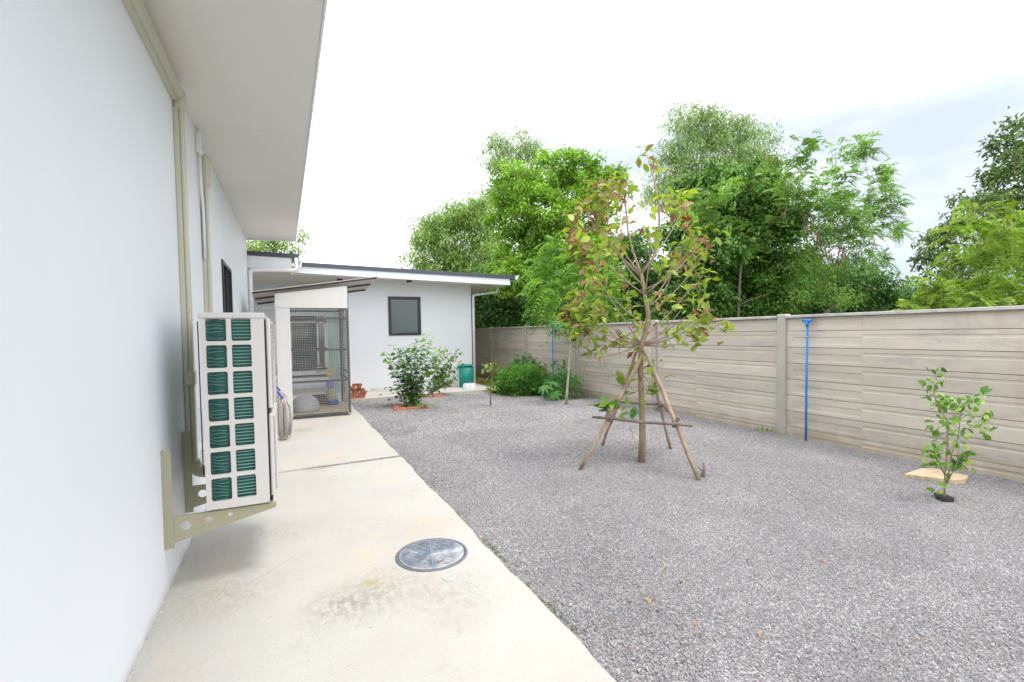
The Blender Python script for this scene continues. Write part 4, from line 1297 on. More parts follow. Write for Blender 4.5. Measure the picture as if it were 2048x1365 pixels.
wind(bw, .085, M['frame_dark'], M['frost'])
w2 = wind(dw, .06, M['pvc'], M['dark_glass'], y=YR, mull=((.95, 1.0, M['pvc']), (1.18, 1.32, M['pvc'])))
part('transom', MB().box((dw[0] + .062, YR - .012, 2.20), (dw[2] - .062, YR + .0095, 2.27)), M['pvc'], w2)
part('sill', MB().bbox((.02, YR - .13, .47), (1.58, YR - .032, .525), .01), M['pvc'], w2)

# things on and below that window
fp = thing('flower_pot', 'small white pot of pink flowers on the window sill behind the cage', 'flower pot', (.99, YR - .085, .525))
part('pot', MB().lathe((.99, YR - .085, .526), [(.06, 0), (.085, .16), (.092, .16), (.092, .185), (.075, .185), (.07, .15)], 14), M['pvc'], fp)
fl = MB()
fg = MB()
for i in range(26):
    c = Vector((.99, YR - .085, .75)) + Vector((random.gauss(0, .075), random.gauss(0, .035), random.gauss(0, .06)))
    d, u = rvec(.02), rvec(.02)
    (fl if i % 2 else fg).add([c - d, c + u, c + d, c - u], [(0, 1, 2, 3)])
part('flowers', fl, M['pink'], fp, kind='stuff')
part('foliage', fg, M['lf_young'], fp, kind='stuff')
bt = thing('bottle', 'turquoise plastic bottle standing on the window sill behind the cage', 'bottle', (1.34, YR - .085, .525))
part('body', MB().lathe((1.34, YR - .085, .526), [(.055, 0), (.06, .01), (.06, .15), (.03, .19)], 14), M['turq'], bt)
part('cap', MB().lathe((1.34, YR - .085, .717), [(.028, 0), (.028, .06)], 12), M['pvc'], bt)

cb = thing('cabinet', 'white waist high cabinet against the wall left of the cage', 'cabinet', (-.4, 14.9, 0))
part('body', MB().bbox((-.85, 14.62, .02), (-.16, 15.2, .66), .02), M['pvc'], cb)
part('door', MB().bbox((-.82, 14.60, .10), (-.19, 14.618, .60), .006), M['grey_plastic'], cb)
tb = thing('basin', 'teal plastic tub on the white cabinet left of the cage', 'tub', (-.38, 14.9, .66))
part('tub', MB().lathe((-.38, 14.9, .661), [(.15, 0), (.19, .30), (.205, .30), (.205, .33), (.18, .33), (.15, .04)], 20), M['teal'], tb)
kt = thing('kettle', 'black round pot hanging in front of the white cabinet', 'pot', (-.36, 14.5, .45))
part('pot', MB().lathe((-.36, 14.50, .46), [(.04, 0), (.09, .03), (.10, .09), (.06, .13), (.02, .14)], 16), M['black'], kt)
part('hook', MB().tube([(-.36, 14.50, .59), (-.36, 14.50, .63), (-.36, 14.58, .64), (-.36, 14.615, .63)], .006, 6), M['steel'], kt)

# ================================================================== air conditioner and its fittings
ac = thing('air_conditioner', 'tall beige outdoor air conditioner on brackets with green coil grilles', 'air conditioner', (-.33, 4.35, .535))
X0, X1, Y0, Y1, Z0, Z1 = -.535, -.14, 3.90, 4.86, .54, 1.915
holes = []
rows = [1.887 - .1885 * i for i in range(7)]
for zt in rows:
    for a, b in ((-.503, -.378), (-.347, -.225)):
        holes.append(rrect(a, zt - .161, b, zt, .014))
pl = MB()
pl.plate([(X0, Z0), (X1, Z0), (X1, Z1 - .03), (X0, Z1 - .03)], holes, lambda u, v, w: (u, Y0 + w, v), .014)
part('side_grille', pl, M['ac'], ac)
part('case', MB().box((X0 + .335, Y0 + .015, Z0 + .01), (X1 - .002, Y1, Z1 - .031)), M['ac'], ac)
part('top_cover', MB().bbox((X0 - .008, Y0 - .006, Z1 - .029), (X1 + .004, Y1 + .006, Z1 + .012), .006), M['ac'], ac)
part('base_tray', MB().box((X0 + .004, Y0 + .015, Z0 + .001), (X0 + .332, Y1, Z0 + .008)), M['ac'], ac)
coilm = MB()
cpts = []
for i in range(9):                          # the coil turns round the rear corner
    a = R(180 + 90 * i / 8)
    cpts.append((X0 + .13 + .115 * math.cos(a), Y0 + .155 + .115 * math.sin(a)))
cpts = [(X0 + .015, Y1 - .02)] + cpts + [(X0 + .33, Y0 + .04)]
n = len(cpts)
coilm.add([(x, y, Z0 + .02) for x, y in cpts] + [(x, y, Z1 - .04) for x, y in cpts], [(i, i + 1, i + 1 + n, i + n) for i in range(n - 1)])
part('coil', coilm, M['coil'], ac)
wr = MB()
k = 0
z = Z0 + .03
while z < Z1 - .04:
    wr.box((X0 + .165, Y0 + .020, z), (X0 + .325, Y0 + .026, z + .0045))
    if k % 2 == 0 or random.random() < .5:
        p = [(x + (.004 if i < 4 else .006), y - .008, z + .004 * math.sin(k + i)) for i, (x, y) in enumerate(cpts[2:10])]
        wr.tube(p, .0022, 4, False)
    z += .0235
    k += 1
part('coil_wires', wr, M['wire_green'], ac, kind='stuff')
for zz, xx in ((1.80, -.185), (1.62, -.185), (.90, -.185)):
    s_ = part('screw_boss', MB().lathe((0, 0, 0), [(.019, 0), (.017, .004), (.009, .001)], 14), M['ac'], ac, loc=(xx, Y0 - .0005, zz))
    for v in s_.data.vertices:
        v.co = Vector((v.co.x, -v.co.z, v.co.y))
    if zz != 1.80:
        q = part('screw', MB().lathe((0, 0, 0), [(.007, 0.001), (.005, .004)], 10), M['black'], s_, loc=(xx, Y0 - .001, zz))
        for v in q.data.vertices:
            v.co = Vector((v.co.x, -v.co.z, v.co.y))
# front: two raised panels with a gap, and louvred fan guards
for a, b in ((1.225, 1.885), (.58, 1.185)):
    fpn = part('front_panel', MB().bbox((X1 + .012, Y0 + .012, a), (X1 + .040, Y1 - .01, b), .008), M['ac'], ac)
    gl = MB()
    zz = a + .03
    while zz < b - .03:
        gl.box((X1 + .041, Y0 + .04, zz), (X1 + .052, Y1 - .10, zz + .008))
        zz += .0165
    part('fan_guard', gl, M['ac'], fpn)
part('front_frame', MB().box((X1 - .0015, Y0 + .03, Z0 + .03), (X1 + .011, Y1 - .02, Z1 - .04)), M['black'], ac)
for yy in (Y0 + .06, Y1 - .16):
    for xx in (X1 - .05, X0 + .01):
        part('rubber_foot', MB().bbox((xx, yy, Z0 - .022), (xx + .07, yy + .1, Z0 + .0), .006), M['black'], ac)
part('rear_guard', MB().tube([(X0 - .014, Y0 + .02, Z0 + .25), (X0 - .014, Y0 + .02, Z1 - .05)], .004, 6), M['black'], ac)
vp = MB()
vp.plate([(X0 - .052, 1.0), (X0 - .004, 1.0), (X0 - .004, 1.25), (X0 - .052, 1.25)], [circ(X0 - .028, 1.235 - .03 * i, .005, 8, True) for i in range(5)], lambda u, v, w: (u, 4.02 + w, v), .004)
part('valve_plate', vp, M['white_trim'], ac)
part('valve_bracket', MB().bbox((X0 - .045, 4.02, .86), (X0 - .004, 4.06, .94), .004), M['white_trim'], ac)


def bracket(y, label):
    b = thing('wall_bracket', label, 'bracket', (XW, y, .3), group='steel brackets carrying the air conditioner')
    up = MB()
    up.box((XW + .001, y, .31), (XW + .058, y + .004, .985))
    up.box((XW + .001, y + .0042, .31), (XW + .005, y + .05, .985))
    part('upright', up, M['olive'], b)
    arm = MB()
    arm.plate([(XW + .058, .525), (XW + .058, .345), (-.10, .487), (-.10, .518)],
              [circ(-.665, .452, .032, 20, True), circ(-.525, .472, .022, 16, True), circ(-.395, .484, .015, 14, True)],
              lambda u, v, w: (u, y + .004 + w, v), .004)
    arm.box((XW + .058, y + .0082, .514), (-.10, y + .045, .518))
    part('arm', arm, M['olive'], b)
    for zz in (.425, .475, .36, .92, .87, .82):
        s = part('bolt', MB().lathe((0, 0, 0), [(.009, 0), (.009, .004), (.005, .008)], 8), M['steel'] if zz in (.425, .475) else M['olive'], b, loc=(XW + .030, y - .0005, zz))
        for v in s.data.vertices:
            v.co = Vector((v.co.x, -v.co.z, v.co.y))
    return b


bracket(3.91, 'olive steel wall bracket under the near side of the air conditioner')
bracket(4.66, 'olive steel wall bracket behind, under the far side of the air conditioner')

# plastic pipe trunking
def trunk(b, z0, z1, y, w=.105, d=.07, name='duct'):
    mb = MB()
    mb.bbox((XW + .0005, y, z0), (XW + d * .55, y + w, z1), .006)
    mb.bbox((XW + d * .55 - .002, y + .008, z0 + .002), (XW + d, y + w - .008, z1 - .002), .012)
    return part(name, mb, M['duct'], b)


t1 = thing('pipe_trunking', 'cream pipe trunking running under the soffit then down to the air conditioner', 'trunking', (XW, 4.86, 2))
trunk(t1, 1.46, 3.68, 4.81)
trunk(t1, .68, 1.36, 4.81)
part('coupling', MB().bbox((XW + .0005, 4.80, 1.345), (XW + .078, 4.925, 1.475), .01), M['duct'], t1)
part('corner_piece', MB().bbox((XW + .0005, 4.795, 3.665), (XW + .085, 4.935, 3.845), .03), M['duct'], t1)
hz = MB()
def hbox(y0, y1, zo0, zo1, d0, d1):
    hz.hexa([(XW + d0, y0, soff_z(XW, y0) - zo0), (XW + d1, y0, soff_z(XW, y0) - zo0), (XW + d1, y1, soff_z(XW, y1) - zo0), (XW + d0, y1, soff_z(XW, y1) - zo0),
             (XW + d0, y0, soff_z(XW, y0) - zo1), (XW + d1, y0, soff_z(XW, y0) - zo1), (XW + d1, y1, soff_z(XW, y1) - zo1), (XW + d0, y1, soff_z(XW, y1) - zo1)])


hbox(-3.9, 4.80, .20, .085, .0006, .042)
hbox(-3.9, 4.80, .19, .095, .0421, .070)
part('duct', hz, M['duct'], t1)
eb = MB()
eb.tube(bend([(XW + .045, 4.865, .70), (XW + .045, 4.865, .60), (X0 - .0, 4.80, .585)], .08), .052, 10)
part('elbow', eb, M['olive_dark'], t1)

t2 = thing('pipe_trunking', 'cream pipe trunking behind the air conditioner with an elbow cap near the soffit', 'trunking', (XW, 6.2, 2))
trunk(t2, .3, 3.42, 6.12)
part('elbow_cap', MB().bbox((XW + .0005, 6.10, 3.40), (XW + .095, 6.25, 3.74), .035), M['duct'], t2)
jb = thing('junction_box', 'small white electrical box with two knockouts under the soffit', 'junction box', (XW, 6.0, 3.8))
part('box', MB().bbox((XW + .0005, 5.93, 3.69), (XW + .05, 6.03, 3.90), .008), M['pvc'], jb)
for zz in (3.84, 3.75):
    kn = part('knockout', MB().lathe((0, 0, 0), [(.028, 0), (.026, .004), (.02, .002)], 14), M['pvc'], jb, loc=(XW + .0505, 5.98, zz))
    for v in kn.data.vertices:
        v.co = Vector((v.co.z, v.co.x, v.co.y))
part('cable_tube', MB().tube(bend([(XW + .03, 5.985, 3.69), (XW + .03, 5.985, 3.35), (XW + .03, 6.10, 3.15), (XW + .03, 6.105, 2.6)], .1), .014, 8), M['pvc'], jb)

# two mops leaning on the wall beyond the air conditioner
def mop(x, y, top, label):
    m_ = thing('mop', label, 'mop', (x, y, 0), group='mops leaning on the house wall')
    hd = MB()
    for i in range(85):
        a = random.uniform(0, 2 * PI)
        r1 = random.uniform(.0, .11)
        p0 = (x + random.gauss(0, .012), y + random.gauss(0, .012), top - .02 + random.uniform(-.02, .02))
        p1 = (x + math.cos(a) * r1 * .9, y + math.sin(a) * r1 * .9, top * .82 + random.uniform(-.05, .07))
        p2 = (x + math.cos(a) * r1 * 1.1, y + math.sin(a) * r1 * 1.1, top * .4 + random.uniform(-.06, .06))
        p3 = (x + math.cos(a) * r1 * .8, y + math.sin(a) * r1 * .8, random.uniform(.01, .16))
        hd.tube([p0, p1, p2, p3], [.009, .012, .012, .008], 5)
    part('yarn_head', hd, M['mop'], m_)
    part('socket', MB().tube([(x + .015, y, top - .16), (x - .02, y, top), (x - .07, y + .01, top + .06)], [.016, .02, .015], 8), M['mop_blue'], m_)
    part('handle', MB().tube([(x - .07, y + .01, top + .06), (XW + .016, y + .1, top + .95)], .011, 8), M['mop_blue'], m_)
    return m_


mop(-.055, 8.9, .72, 'grey yarn mop with a blue socket, nearest the air conditioner')
mop(-.10, 9.35, .80, 'second blue handled mop just behind the first by the cage')

# ================================================================== the pet cage on wheels
CX0, CX1, CY0, CY1 = -.17, 1.255, 10.95, 12.55
cage = thing('pet_cage', 'tall cream and black wire mesh pet cage on wheels with a sloping roof', 'pet cage', (.55, 11.7, 0))
def top_z(x, y):
    return 2.66 + (x - CX0) * .14 - (y - CY0) * .06


S = .045
for x in (CX0, CX1 - S):
    for y in (CY0, CY1 - S):
        part('corner_post', MB().box((x, y, .05), (x + S, y + S, top_z(x, y) - .0)), M['cage_steel'], cage)
fm = MB()
for zz in (.05, .76, .93, 1.43, 2.11, 2.34):
    for y in ((CY0 + .036, CY0 + .06), (CY1 - .06, CY1 - .036)):
        if zz == .93 and y[0] < 11.5:
            continue
        fm.box((CX0 + S + .001, y[0], zz), (CX1 - S - .001, y[1], zz + .042))
    fm.box((CX1 - .033, CY0 + S + .03, zz), (CX1 - .004, CY1 - S - .03, zz + .03))
part('rails', fm, M['cage_steel'], cage)
lpn = MB()
lpn.bbox((CX0 - .004, CY0 - .014, .06), (.095, CY0 - .001, 2.345), .003)
part('front_panel', lpn, M['cage_panel'], cage)
part('side_panel', MB().box((CX0 - .018, CY0 + .001, .06), (CX0 - .005, CY1, 2.5)), M['cage_panel'], cage)
gb = MB()
gb.hexa([(CX0 - .006, CY0 - .018, 2.35), (CX1 - .012, CY0 - .018, 2.35), (CX1 - .012, CY0 - .002, 2.35), (CX0 - .006, CY0 - .002, 2.35),
         (CX0 - .006, CY0 - .018, 2.635), (CX1 - .012, CY0 - .018, 2.835), (CX1 - .012, CY0 - .002, 2.835), (CX0 - .006, CY0 - .002, 2.635)])
part('gable_panel', gb, M['cage_panel'], cage)
part('floor', MB().bbox((CX0 + .005, CY0 + .005, .085), (CX1 - .005, CY1 - .005, .115), .004), M['ply'], cage)
wm = MB()
W_ = .0014
def grid(u0, u1, v0, v1, fn, st=.036):
    i = 0
    u = u0
    while u <= u1:
        wm.hexa([fn(u - W_, v0, -W_), fn(u + W_, v0, -W_), fn(u + W_, v0, W_), fn(u - W_, v0, W_), fn(u - W_, v1, -W_), fn(u + W_, v1, -W_), fn(u + W_, v1, W_), fn(u - W_, v1, W_)])
        u += st
    v = v0
    while v <= v1:
        wm.hexa([fn(u0, v - W_, -W_ * 1.2), fn(u1, v - W_, -W_ * 1.2), fn(u1, v - W_, W_ * 1.2), fn(u0, v - W_, W_ * 1.2), fn(u0, v + W_, -W_ * 1.2), fn(u1, v + W_, -W_ * 1.2), fn(u1, v + W_, W_ * 1.2), fn(u0, v + W_, W_ * 1.2)])
        v += st


grid(.10, CX1 - .002, .03, 2.345, lambda u, v, w: (u, CY0 - .006 + w, v))
part('front_mesh', wm, M['cage_wire'], cage, kind='stuff')
wm = MB()
W_ = .0012
grid(CY0, CY1, .03, 2.6, lambda u, v, w: (CX1 + .004 + w, u, v))
part('side_mesh', wm, M['cage_steel'], cage, kind='stuff')
wm = MB()
W_ = .0014
grid(CX0, CX1, .1, 2.4, lambda u, v, w: (u, CY1 + .004 + w, v), .05)
part('back_mesh', wm, M['cage_steel'], cage, kind='stuff')
def roof_pt(x, y, dz):
    return (x, y, 2.618 + (x + .58) * .158 - (y - CY0) * .075 + dz)


rfm = MB()
q = [(-.60, CY0 - .06), (1.90, CY0 - .06), (1.90, CY1 + .06), (-.60, CY1 + .06)]
rfm.hexa([roof_pt(x, y, .036) for x, y in q] + [roof_pt(x, y, .050) for x, y in q])
part('roof_sheet', rfm, M['roof_sheet'], cage)
for y in (CY0 - .055, CY0 + .78, CY1 - .02):
    pm = MB()
    q = [(-.57, y), (1.87, y), (1.87, y + .032), (-.57, y + .032)]
    pm.hexa([roof_pt(x, yy, .002) for x, yy in q] + [roof_pt(x, yy, .0345) for x, yy in q])
    part('purlin', pm, M['cage_steel'], cage)
for x, y in ((CX1 - .05, CY0 + .03), (CX0 + .05, CY0 + .05), (CX1 - .05, CY1 - .06), (CX0 + .05, CY1 - .06)):
    wh = MB().tube([(x - .018, y, .045), (x + .018, y, .045)], .044, 14)
    wo_ = part('wheel', wh, M['yellow'] if False else M['khaki'], cage)
    part('fork', MB().box((x - .024, y - .012, .05), (x - .019, y + .012, .084)), M['steel'], wo_)
gp_ = MB().box((.93, CY1 - .075, .16), (1.18, CY1 - .065, 2.30))
gdo = part('glass_door', gp_, M['clear_glass'], cage)
gf = MB()
gf.box((.915, CY1 - .082, .13), (.929, CY1 - .062, 2.33))
gf.box((1.181, CY1 - .082, .13), (1.195, CY1 - .062, 2.33))
part('frame', gf, M['grey_plastic'], gdo)
sh = MB()
sh.box((CX0 + S, CY1 - .30, .77), (.90, CY1 - .062, .785))
part('shelf', sh, M['cage_steel'], cage)

def ins(name, mb, m, label, cat, loc):
    return single(name, mb, m, label, cat, loc)


ins('pet_bed', MB().lathe((.34, 11.30, .116), [(.29, 0), (.30, .06), (.285, .17), (.23, .27), (.13, .335), (.02, .35)], 24), M['grey_bed'], 'grey domed pet bed on the cage floor', 'pet bed', (.34, 11.3, .116))
ins('feeding_bowl', MB().lathe((.98, 12.05, .116), [(.10, 0), (.14, .09), (.15, .10), (.13, .10), (.09, .03)], 18), M['blue_bowl'], 'shiny blue feeding bowl on the cage floor', 'bowl', (.98, 12.05, .116))
cr = thing('crate', 'black plastic crate with red inside on the cage floor', 'crate', (.68, 12.3, .116))
cm = MB()
for a, b in (((.53, 12.12, .116), (.83, 12.135, .34)), ((.53, 12.385, .116), (.83, 12.40, .34)), ((.53, 12.136, .116), (.545, 12.384, .34)), ((.815, 12.136, .116), (.83, 12.384, .34)), ((.546, 12.136, .117), (.814, 12.384, .13))):
    cm.box(a, b)
part('crate_body', cm, M['black'], cr)
part('lining', MB().box((.55, 12.14, .131), (.81, 12.38, .30)), M['red'], cr)
tr = thing('tray', 'black tray with blue striped mat in the cage', 'tray', (.33, 12.3, .116))
part('tray_body', MB().bbox((.12, 12.1, .116), (.50, 12.45, .20), .01), M['black'], tr)
for i in range(4):
    part('stripe', MB().bbox((.14 + .09 * i, 12.11, .201), (.19 + .09 * i, 12.44, .235), .006), M['blue_bowl'], tr)
yt = MB()
yt.bbox((.84, CY1 - .26, .787), (1.0, CY1 - .12, .86), .02)
yt.tube([(.86, CY1 - .2, .86), (.92, CY1 - .2, .93), (1.0, CY1 - .2, .90), (1.07, CY1 - .17, .90)], .02, 8)
ins('pet_toy', yt, M['yellow'], 'yellow plastic toy on the cage shelf', 'toy', (.92, CY1 - .19, .787))
ins('toy_box', MB().bbox((.86, 12.28, .49), (1.03, 12.46, .66), .03), M['purple'], 'violet box hanging under the yellow toy in the cage', 'box', (.94, 12.37, .49))
ins('cushion', MB().lathe((.95, 12.30, .116), [(.08, 0), (.14, .05), (.15, .16), (.11, .26), (.06, .36), (.02, .372)], 14), M['khaki'], 'khaki stuffed cushion standing behind the blue bowl', 'cushion', (.95, 12.3, .116))

# ================================================================== bricks, bin, basin, crate
def brick_mb(a, b):
    return MB().bbox(a, b, .006)


bm_ = brick_mb((-.095, -.05, 0), (.095, .05, .068)).mesh('brick', M['brick'])
fix_normals(bm_)
rows_ = [(0, [(1.66, 0), (1.86, 0), (1.66, .11), (1.86, .11)]), (1, [(1.67, 0), (1.88, .01), (1.68, .11)]), (2, [(1.70, 0), (1.92, 0), (1.72, .11)]),
         (3, [(1.68, .02), (1.86, .03)]), (4, [(1.64, .0), (1.80, .02)]), (5, [(1.70, .05), (1.83, .02)])]
for lv, ps in rows_:
    for x, dy in ps:
        o = bpy.data.objects.new('brick', bm_)
        col.objects.link(o)
        o.location = (x, 13.74 + dy, .0005 + lv * .0690)
        o.rotation_euler = (0, 0, R(random.uniform(-7, 7)) if lv < 4 else R(random.uniform(60, 100)))
        o['label'] = 'red brick in the small loose pile beside the pet cage'
        o['category'] = 'brick'
        o['group'] = 'red bricks piled beside the pet cage'

def border(name, label, bars, loc):
    t = thing(name, label, 'edging', loc)
    for (x0, y0, x1, y1) in bars:
        a, b = Vector((x0, y0, 0)), Vector((x1, y1, 0))
        d = (b - a).normalized()
        s = Vector((-d.y, d.x, 0)) * .05
        e = d * .004
        mb = MB()
        lo, hi = -.03, .045 + random.uniform(-.008, .008)
        p = [a + e - s, b - e - s, b - e + s, a + e + s]
        mb.hexa([(v.x, v.y, lo) for v in p] + [(v.x, v.y, hi) for v in p])
        part('brick', mb, M['tile_brick'], t)
    return t


border('brick_border', 'orange brick edging laid round the big leafy shrub', [(2.22, 11.13, 2.50, 11.10), (2.50, 11.10, 2.78, 11.06), (2.78, 11.06, 3.03, 11.03), (2.28, 11.25, 2.40, 11.50), (2.42, 11.6, 2.70, 11.62), (2.72, 11.6, 2.98, 11.55), (3.03, 11.12, 3.05, 11.4)], (2.65, 11.3, 0))
border('brick_border', 'orange brick edging half hidden behind the big shrub', [(3.15, 13.05, 3.40, 13.02), (3.42, 13.0, 3.68, 12.98), (3.70, 12.97, 3.97, 12.95), (3.98, 13.05, 4.02, 13.3), (3.2, 13.35, 3.5, 13.38)], (3.6, 13.1, 0))

bn = thing('bin', 'teal green plastic bin against the end of the white wall', 'bin', (5.32, 14.75, 0))
part('bin_body', MB().lathe((5.32, 14.75, .001), [(.205, 0), (.215, .01), (.245, .70), (.235, .70), (.20, .03)], 28), M['teal'], bn)
part('rim', MB().lathe((5.32, 14.75, .68), [(.246, 0), (.262, .005), (.262, .05), (.25, .06), (.236, .05)], 28), M['teal'], bn)
for sx in (-1, 1):
    part('handle', MB().bbox((5.32 + sx * .265 - .025, 14.70, .63), (5.32 + sx * .265 + .025, 14.80, .675), .01), M['teal'], bn)
part('sticker', MB().box((5.49, 14.545, .675), (5.525, 14.552, .70)), M['pvc'], bn)
bs = thing('wash_basin', 'pale grey plastic basin upside down in front of the teal bin', 'basin', (5.27, 14.28, 0))
part('bowl', MB().lathe((5.27, 14.28, .001), [(.235, 0), (.235, .02), (.222, .025), (.20, .14), (.185, .155), (.05, .158)], 28), M['grey_plastic'], bs)
part('tag', MB().box((5.19, 14.058, .06), (5.23, 14.063, .085)), M['black'], bs)
wc = thing('wooden_crate', 'low grey wooden crate against the white wall left of the bin', 'crate', (4.62, 15.05, 0))
for i in range(2):
    part('slat', MB().box((4.38, 14.93, .03 + i * .075), (4.88, 14.945, .095 + i * .075)), M['greytwig'], wc)
    part('slat', MB().box((4.38, 15.155, .03 + i * .075), (4.88, 15.17, .095 + i * .075)), M['greytwig'], wc)
for x in (4.38, 4.865):
    part('crate_end', MB().box((x, 14.946, .002), (x + .015, 15.154, .17)), M['greytwig'], wc)
part('crate_lid', MB().box((4.40, 14.95, .175), (4.86, 15.15, .19)), M['stake_bar'], wc)

# ================================================================== drain cover and clean-out cap
mh = thing('manhole_cover', 'round blue grey ribbed drain cover splashed with cement in the path', 'drain cover', (1.0, 3.65, 0))
part('rim', MB().lathe((1.0, 3.65, 0), [(.285, .0005), (.283, .006), (.262, .007), (.262, .0005)], 48), M['rim_steel'], mh)
part('lid', MB().lathe((1.0, 3.65, 0), [(.258, .0005), (.256, .008), (.245, .009), (.02, .0095)], 48, False), M['cover'], mh)
ang = R(-12)
ca, sa = math.cos(ang), math.sin(ang)
for i in range(19):
    v = -.225 + .45 * i / 18
    hl = math.sqrt(max(0, .238 ** 2 - v * v))
    for s0, s1 in ((-hl, -.008), (.008, hl)):
        if abs(v) < .04 and abs(s0) < .05:
            continue
        rb_ = MB()
        q = [(s0, v - .006), (s1, v - .006), (s1, v + .006), (s0, v + .006)]
        q = [(1.0 + a * ca - b * sa, 3.65 + a * sa + b * ca) for a, b in q]
        rb_.hexa([(x, y, .0092) for x, y in q] + [(x, y, .0170) for x, y in q])
        part('rib', rb_, M['cover'], mh)
for hx, hy, mm in ((.97, 3.825, M['soil']), (1.02, 3.475, M['soil'])):
    part('key_slot', MB().bbox((hx - .028, hy - .012, .0093), (hx + .028, hy + .012, .0185), .002), mm, mh)
cp = thing('cleanout_cap', 'small round concrete coloured cap beside the ribbed drain cover', 'cap', (1.01, 3.24, 0))
part('cap', MB().lathe((1.01, 3.24, 0), [(.052, .0005), (.05, .004), (.042, .005), (.040, .003), (.005, .0035)], 24), M['coping'], cp)
part('grip_bar', MB().box((.99, 3.235, .0037), (1.03, 3.245, .008)), M['coping'], cp)

# ================================================================== the concrete panel fence
XF = 7.42
fence = thing('concrete_fence', 'long beige concrete fence of stacked panels between posts', 'fence', (XF, 8, 0))
P0 = [-.93, 2.10, 5.19, 8.22, 11.36, 14.50, 17.62, 20.75]
ROWS = [-.13, .132, .394, .656, .918, 1.180, 1.443, 1.705, 1.915]


def panel_mesh(L_, hgt, top=False):
    """one cast panel in local space: u along -Y from the far end, v up, front face at x = 0; recessed fields real"""
    mb = MB()
    D = .007
    g = .004
    us0 = sorted({0, L_})
    A = (.035 * L_, .385 * L_, .18 * hgt, .62 * hgt)
    B = (.388 * L_, .975 * L_, .60 * hgt, .77 * hgt)
    recs = [A] if top else [A, B]
    if top:
        A = (.035 * L_, .385 * L_, .30 * hgt, .80 * hgt)
        recs = [A]
    holes = []
    outer = [(0, g), (L_, g), (L_, hgt - g), (0, hgt - g)]
    loops = [outer] + [[(a, c), (a, d), (b, d), (b, c)] for a, b, c, d in recs]
    tri = tessellate_polygon([[Vector((p[0], p[1], 0)) for p in lp] for lp in loops])
    flat = [p for lp in loops for p in lp]
    mb.add([(0, -u, v) for u, v in flat], [tuple(t) for t in tri])
    for a, b, c, d in recs:
        bv = .008
        o = [(a, c), (b, c), (b, d), (a, d)]
        i_ = [(a + bv, c + bv * 1.3), (b - bv, c + bv * 1.3), (b - bv, d - .003), (a + bv, d - .003)]
        mb.add([(0, -u, v) for u, v in o] + [(D, -u, v) for u, v in i_], [(k, (k + 1) % 4, (k + 1) % 4 + 4, k + 4) for k in range(4)] + [(4, 5, 6, 7)])
    mb.add([(0, -u, v) for u, v in outer] + [(.05, -u, v) for u, v in [(0, 0), (L_, 0), (L_, hgt), (0, hgt)]],
           [(k, (k + 1) % 4, (k + 1) % 4 + 4, k + 4) for k in range(4)] + [(4, 5, 6, 7)])
    me = mb.mesh('panel', M['fence'])
    b = bmesh.new()
    b.from_mesh(me)
    bmesh.ops.remove_doubles(b, verts=b.verts, dist=.0004)
    bmesh.ops.recalc_face_normals(b, faces=b.faces)
    b.to_mesh(me)
    b.free()
    return me


cache = {}
for i in range(len(P0) - 1):
    ya, yb = P0[i], P0[i + 1]
    far_end = yb - .075
    L_ = far_end - (ya + .075)
    for r in range(8):
        hgt = ROWS[r + 1] - ROWS[r]
        key = (round(L_, 2), round(hgt, 3), r == 7)
        if key not in cache:
            cache[key] = panel_mesh(L_, hgt, r == 7)
        o = bpy.data.objects.new('panel', cache[key])
        col.objects.link(o)
        o.parent = fence
        o.location = (.03 + random.uniform(-.004, .004), far_end - 8, ROWS[r])
    part('coping', MB().bbox((XF - .035, ya + .077, 1.918), (XF + .115, yb - .077, 1.962), .006), M['coping'], fence)
for y in P0:
    part('post', MB().bbox((XF - .02, y - .074, -.14), (XF + .13, y + .074, 1.985), .012), M['post'], fence)
# blue stand pipes with a tee on top
def stand_pipe(x, y, top, lean, label, rails=False):
    b = thing('water_pipe', label, 'water pipe', (x, y, 0), group='blue water pipes at the fence')
    part('pipe', MB().tube([(x, y, -.04), (x + lean * .5 - .01, y, top * .5), (x + lean, y + .01, top - .04)], .0165, 12), M['blue_pipe'], b)
    tp_ = (x + lean, y + .01, top)
    t = MB()
    t.tube([(tp_[0], tp_[1], top - .09), (tp_[0], tp_[1], top - .01)], .024, 12)
    t.tube([(tp_[0], tp_[1] - .065, top), (tp_[0], tp_[1] + .065, top)], .024, 12)
    part('tee', t, M['blue_pipe'], b)
    for zz in (top * .52, top * .86):
        part('clip', MB().lathe((x + lean * zz / top, y + .003, zz), [(.021, 0), (.021, .014)], 12), M['steel'], b)
    return b


stand_pipe(7.34, 4.72, 1.865, .035, 'bright blue water pipe with a tee standing against the near fence panels')
stand_pipe(7.36, 12.55, 2.02, 0, 'blue water pipe behind the bushes near the papaya tree')
lm = thing('post_lamp', 'small black box lamp fixed to a fence post by the papaya', 'lamp', (7.38, 11.36, 1.6))
part('lamp_body', MB().bbox((7.28, 11.29, 1.50), (7.399, 11.43, 1.72), .008), M['black'], lm)
part('lens', MB().box((7.29, 11.30, 1.494), (7.38, 11.42, 1.499)), M['grey_plastic'], lm)

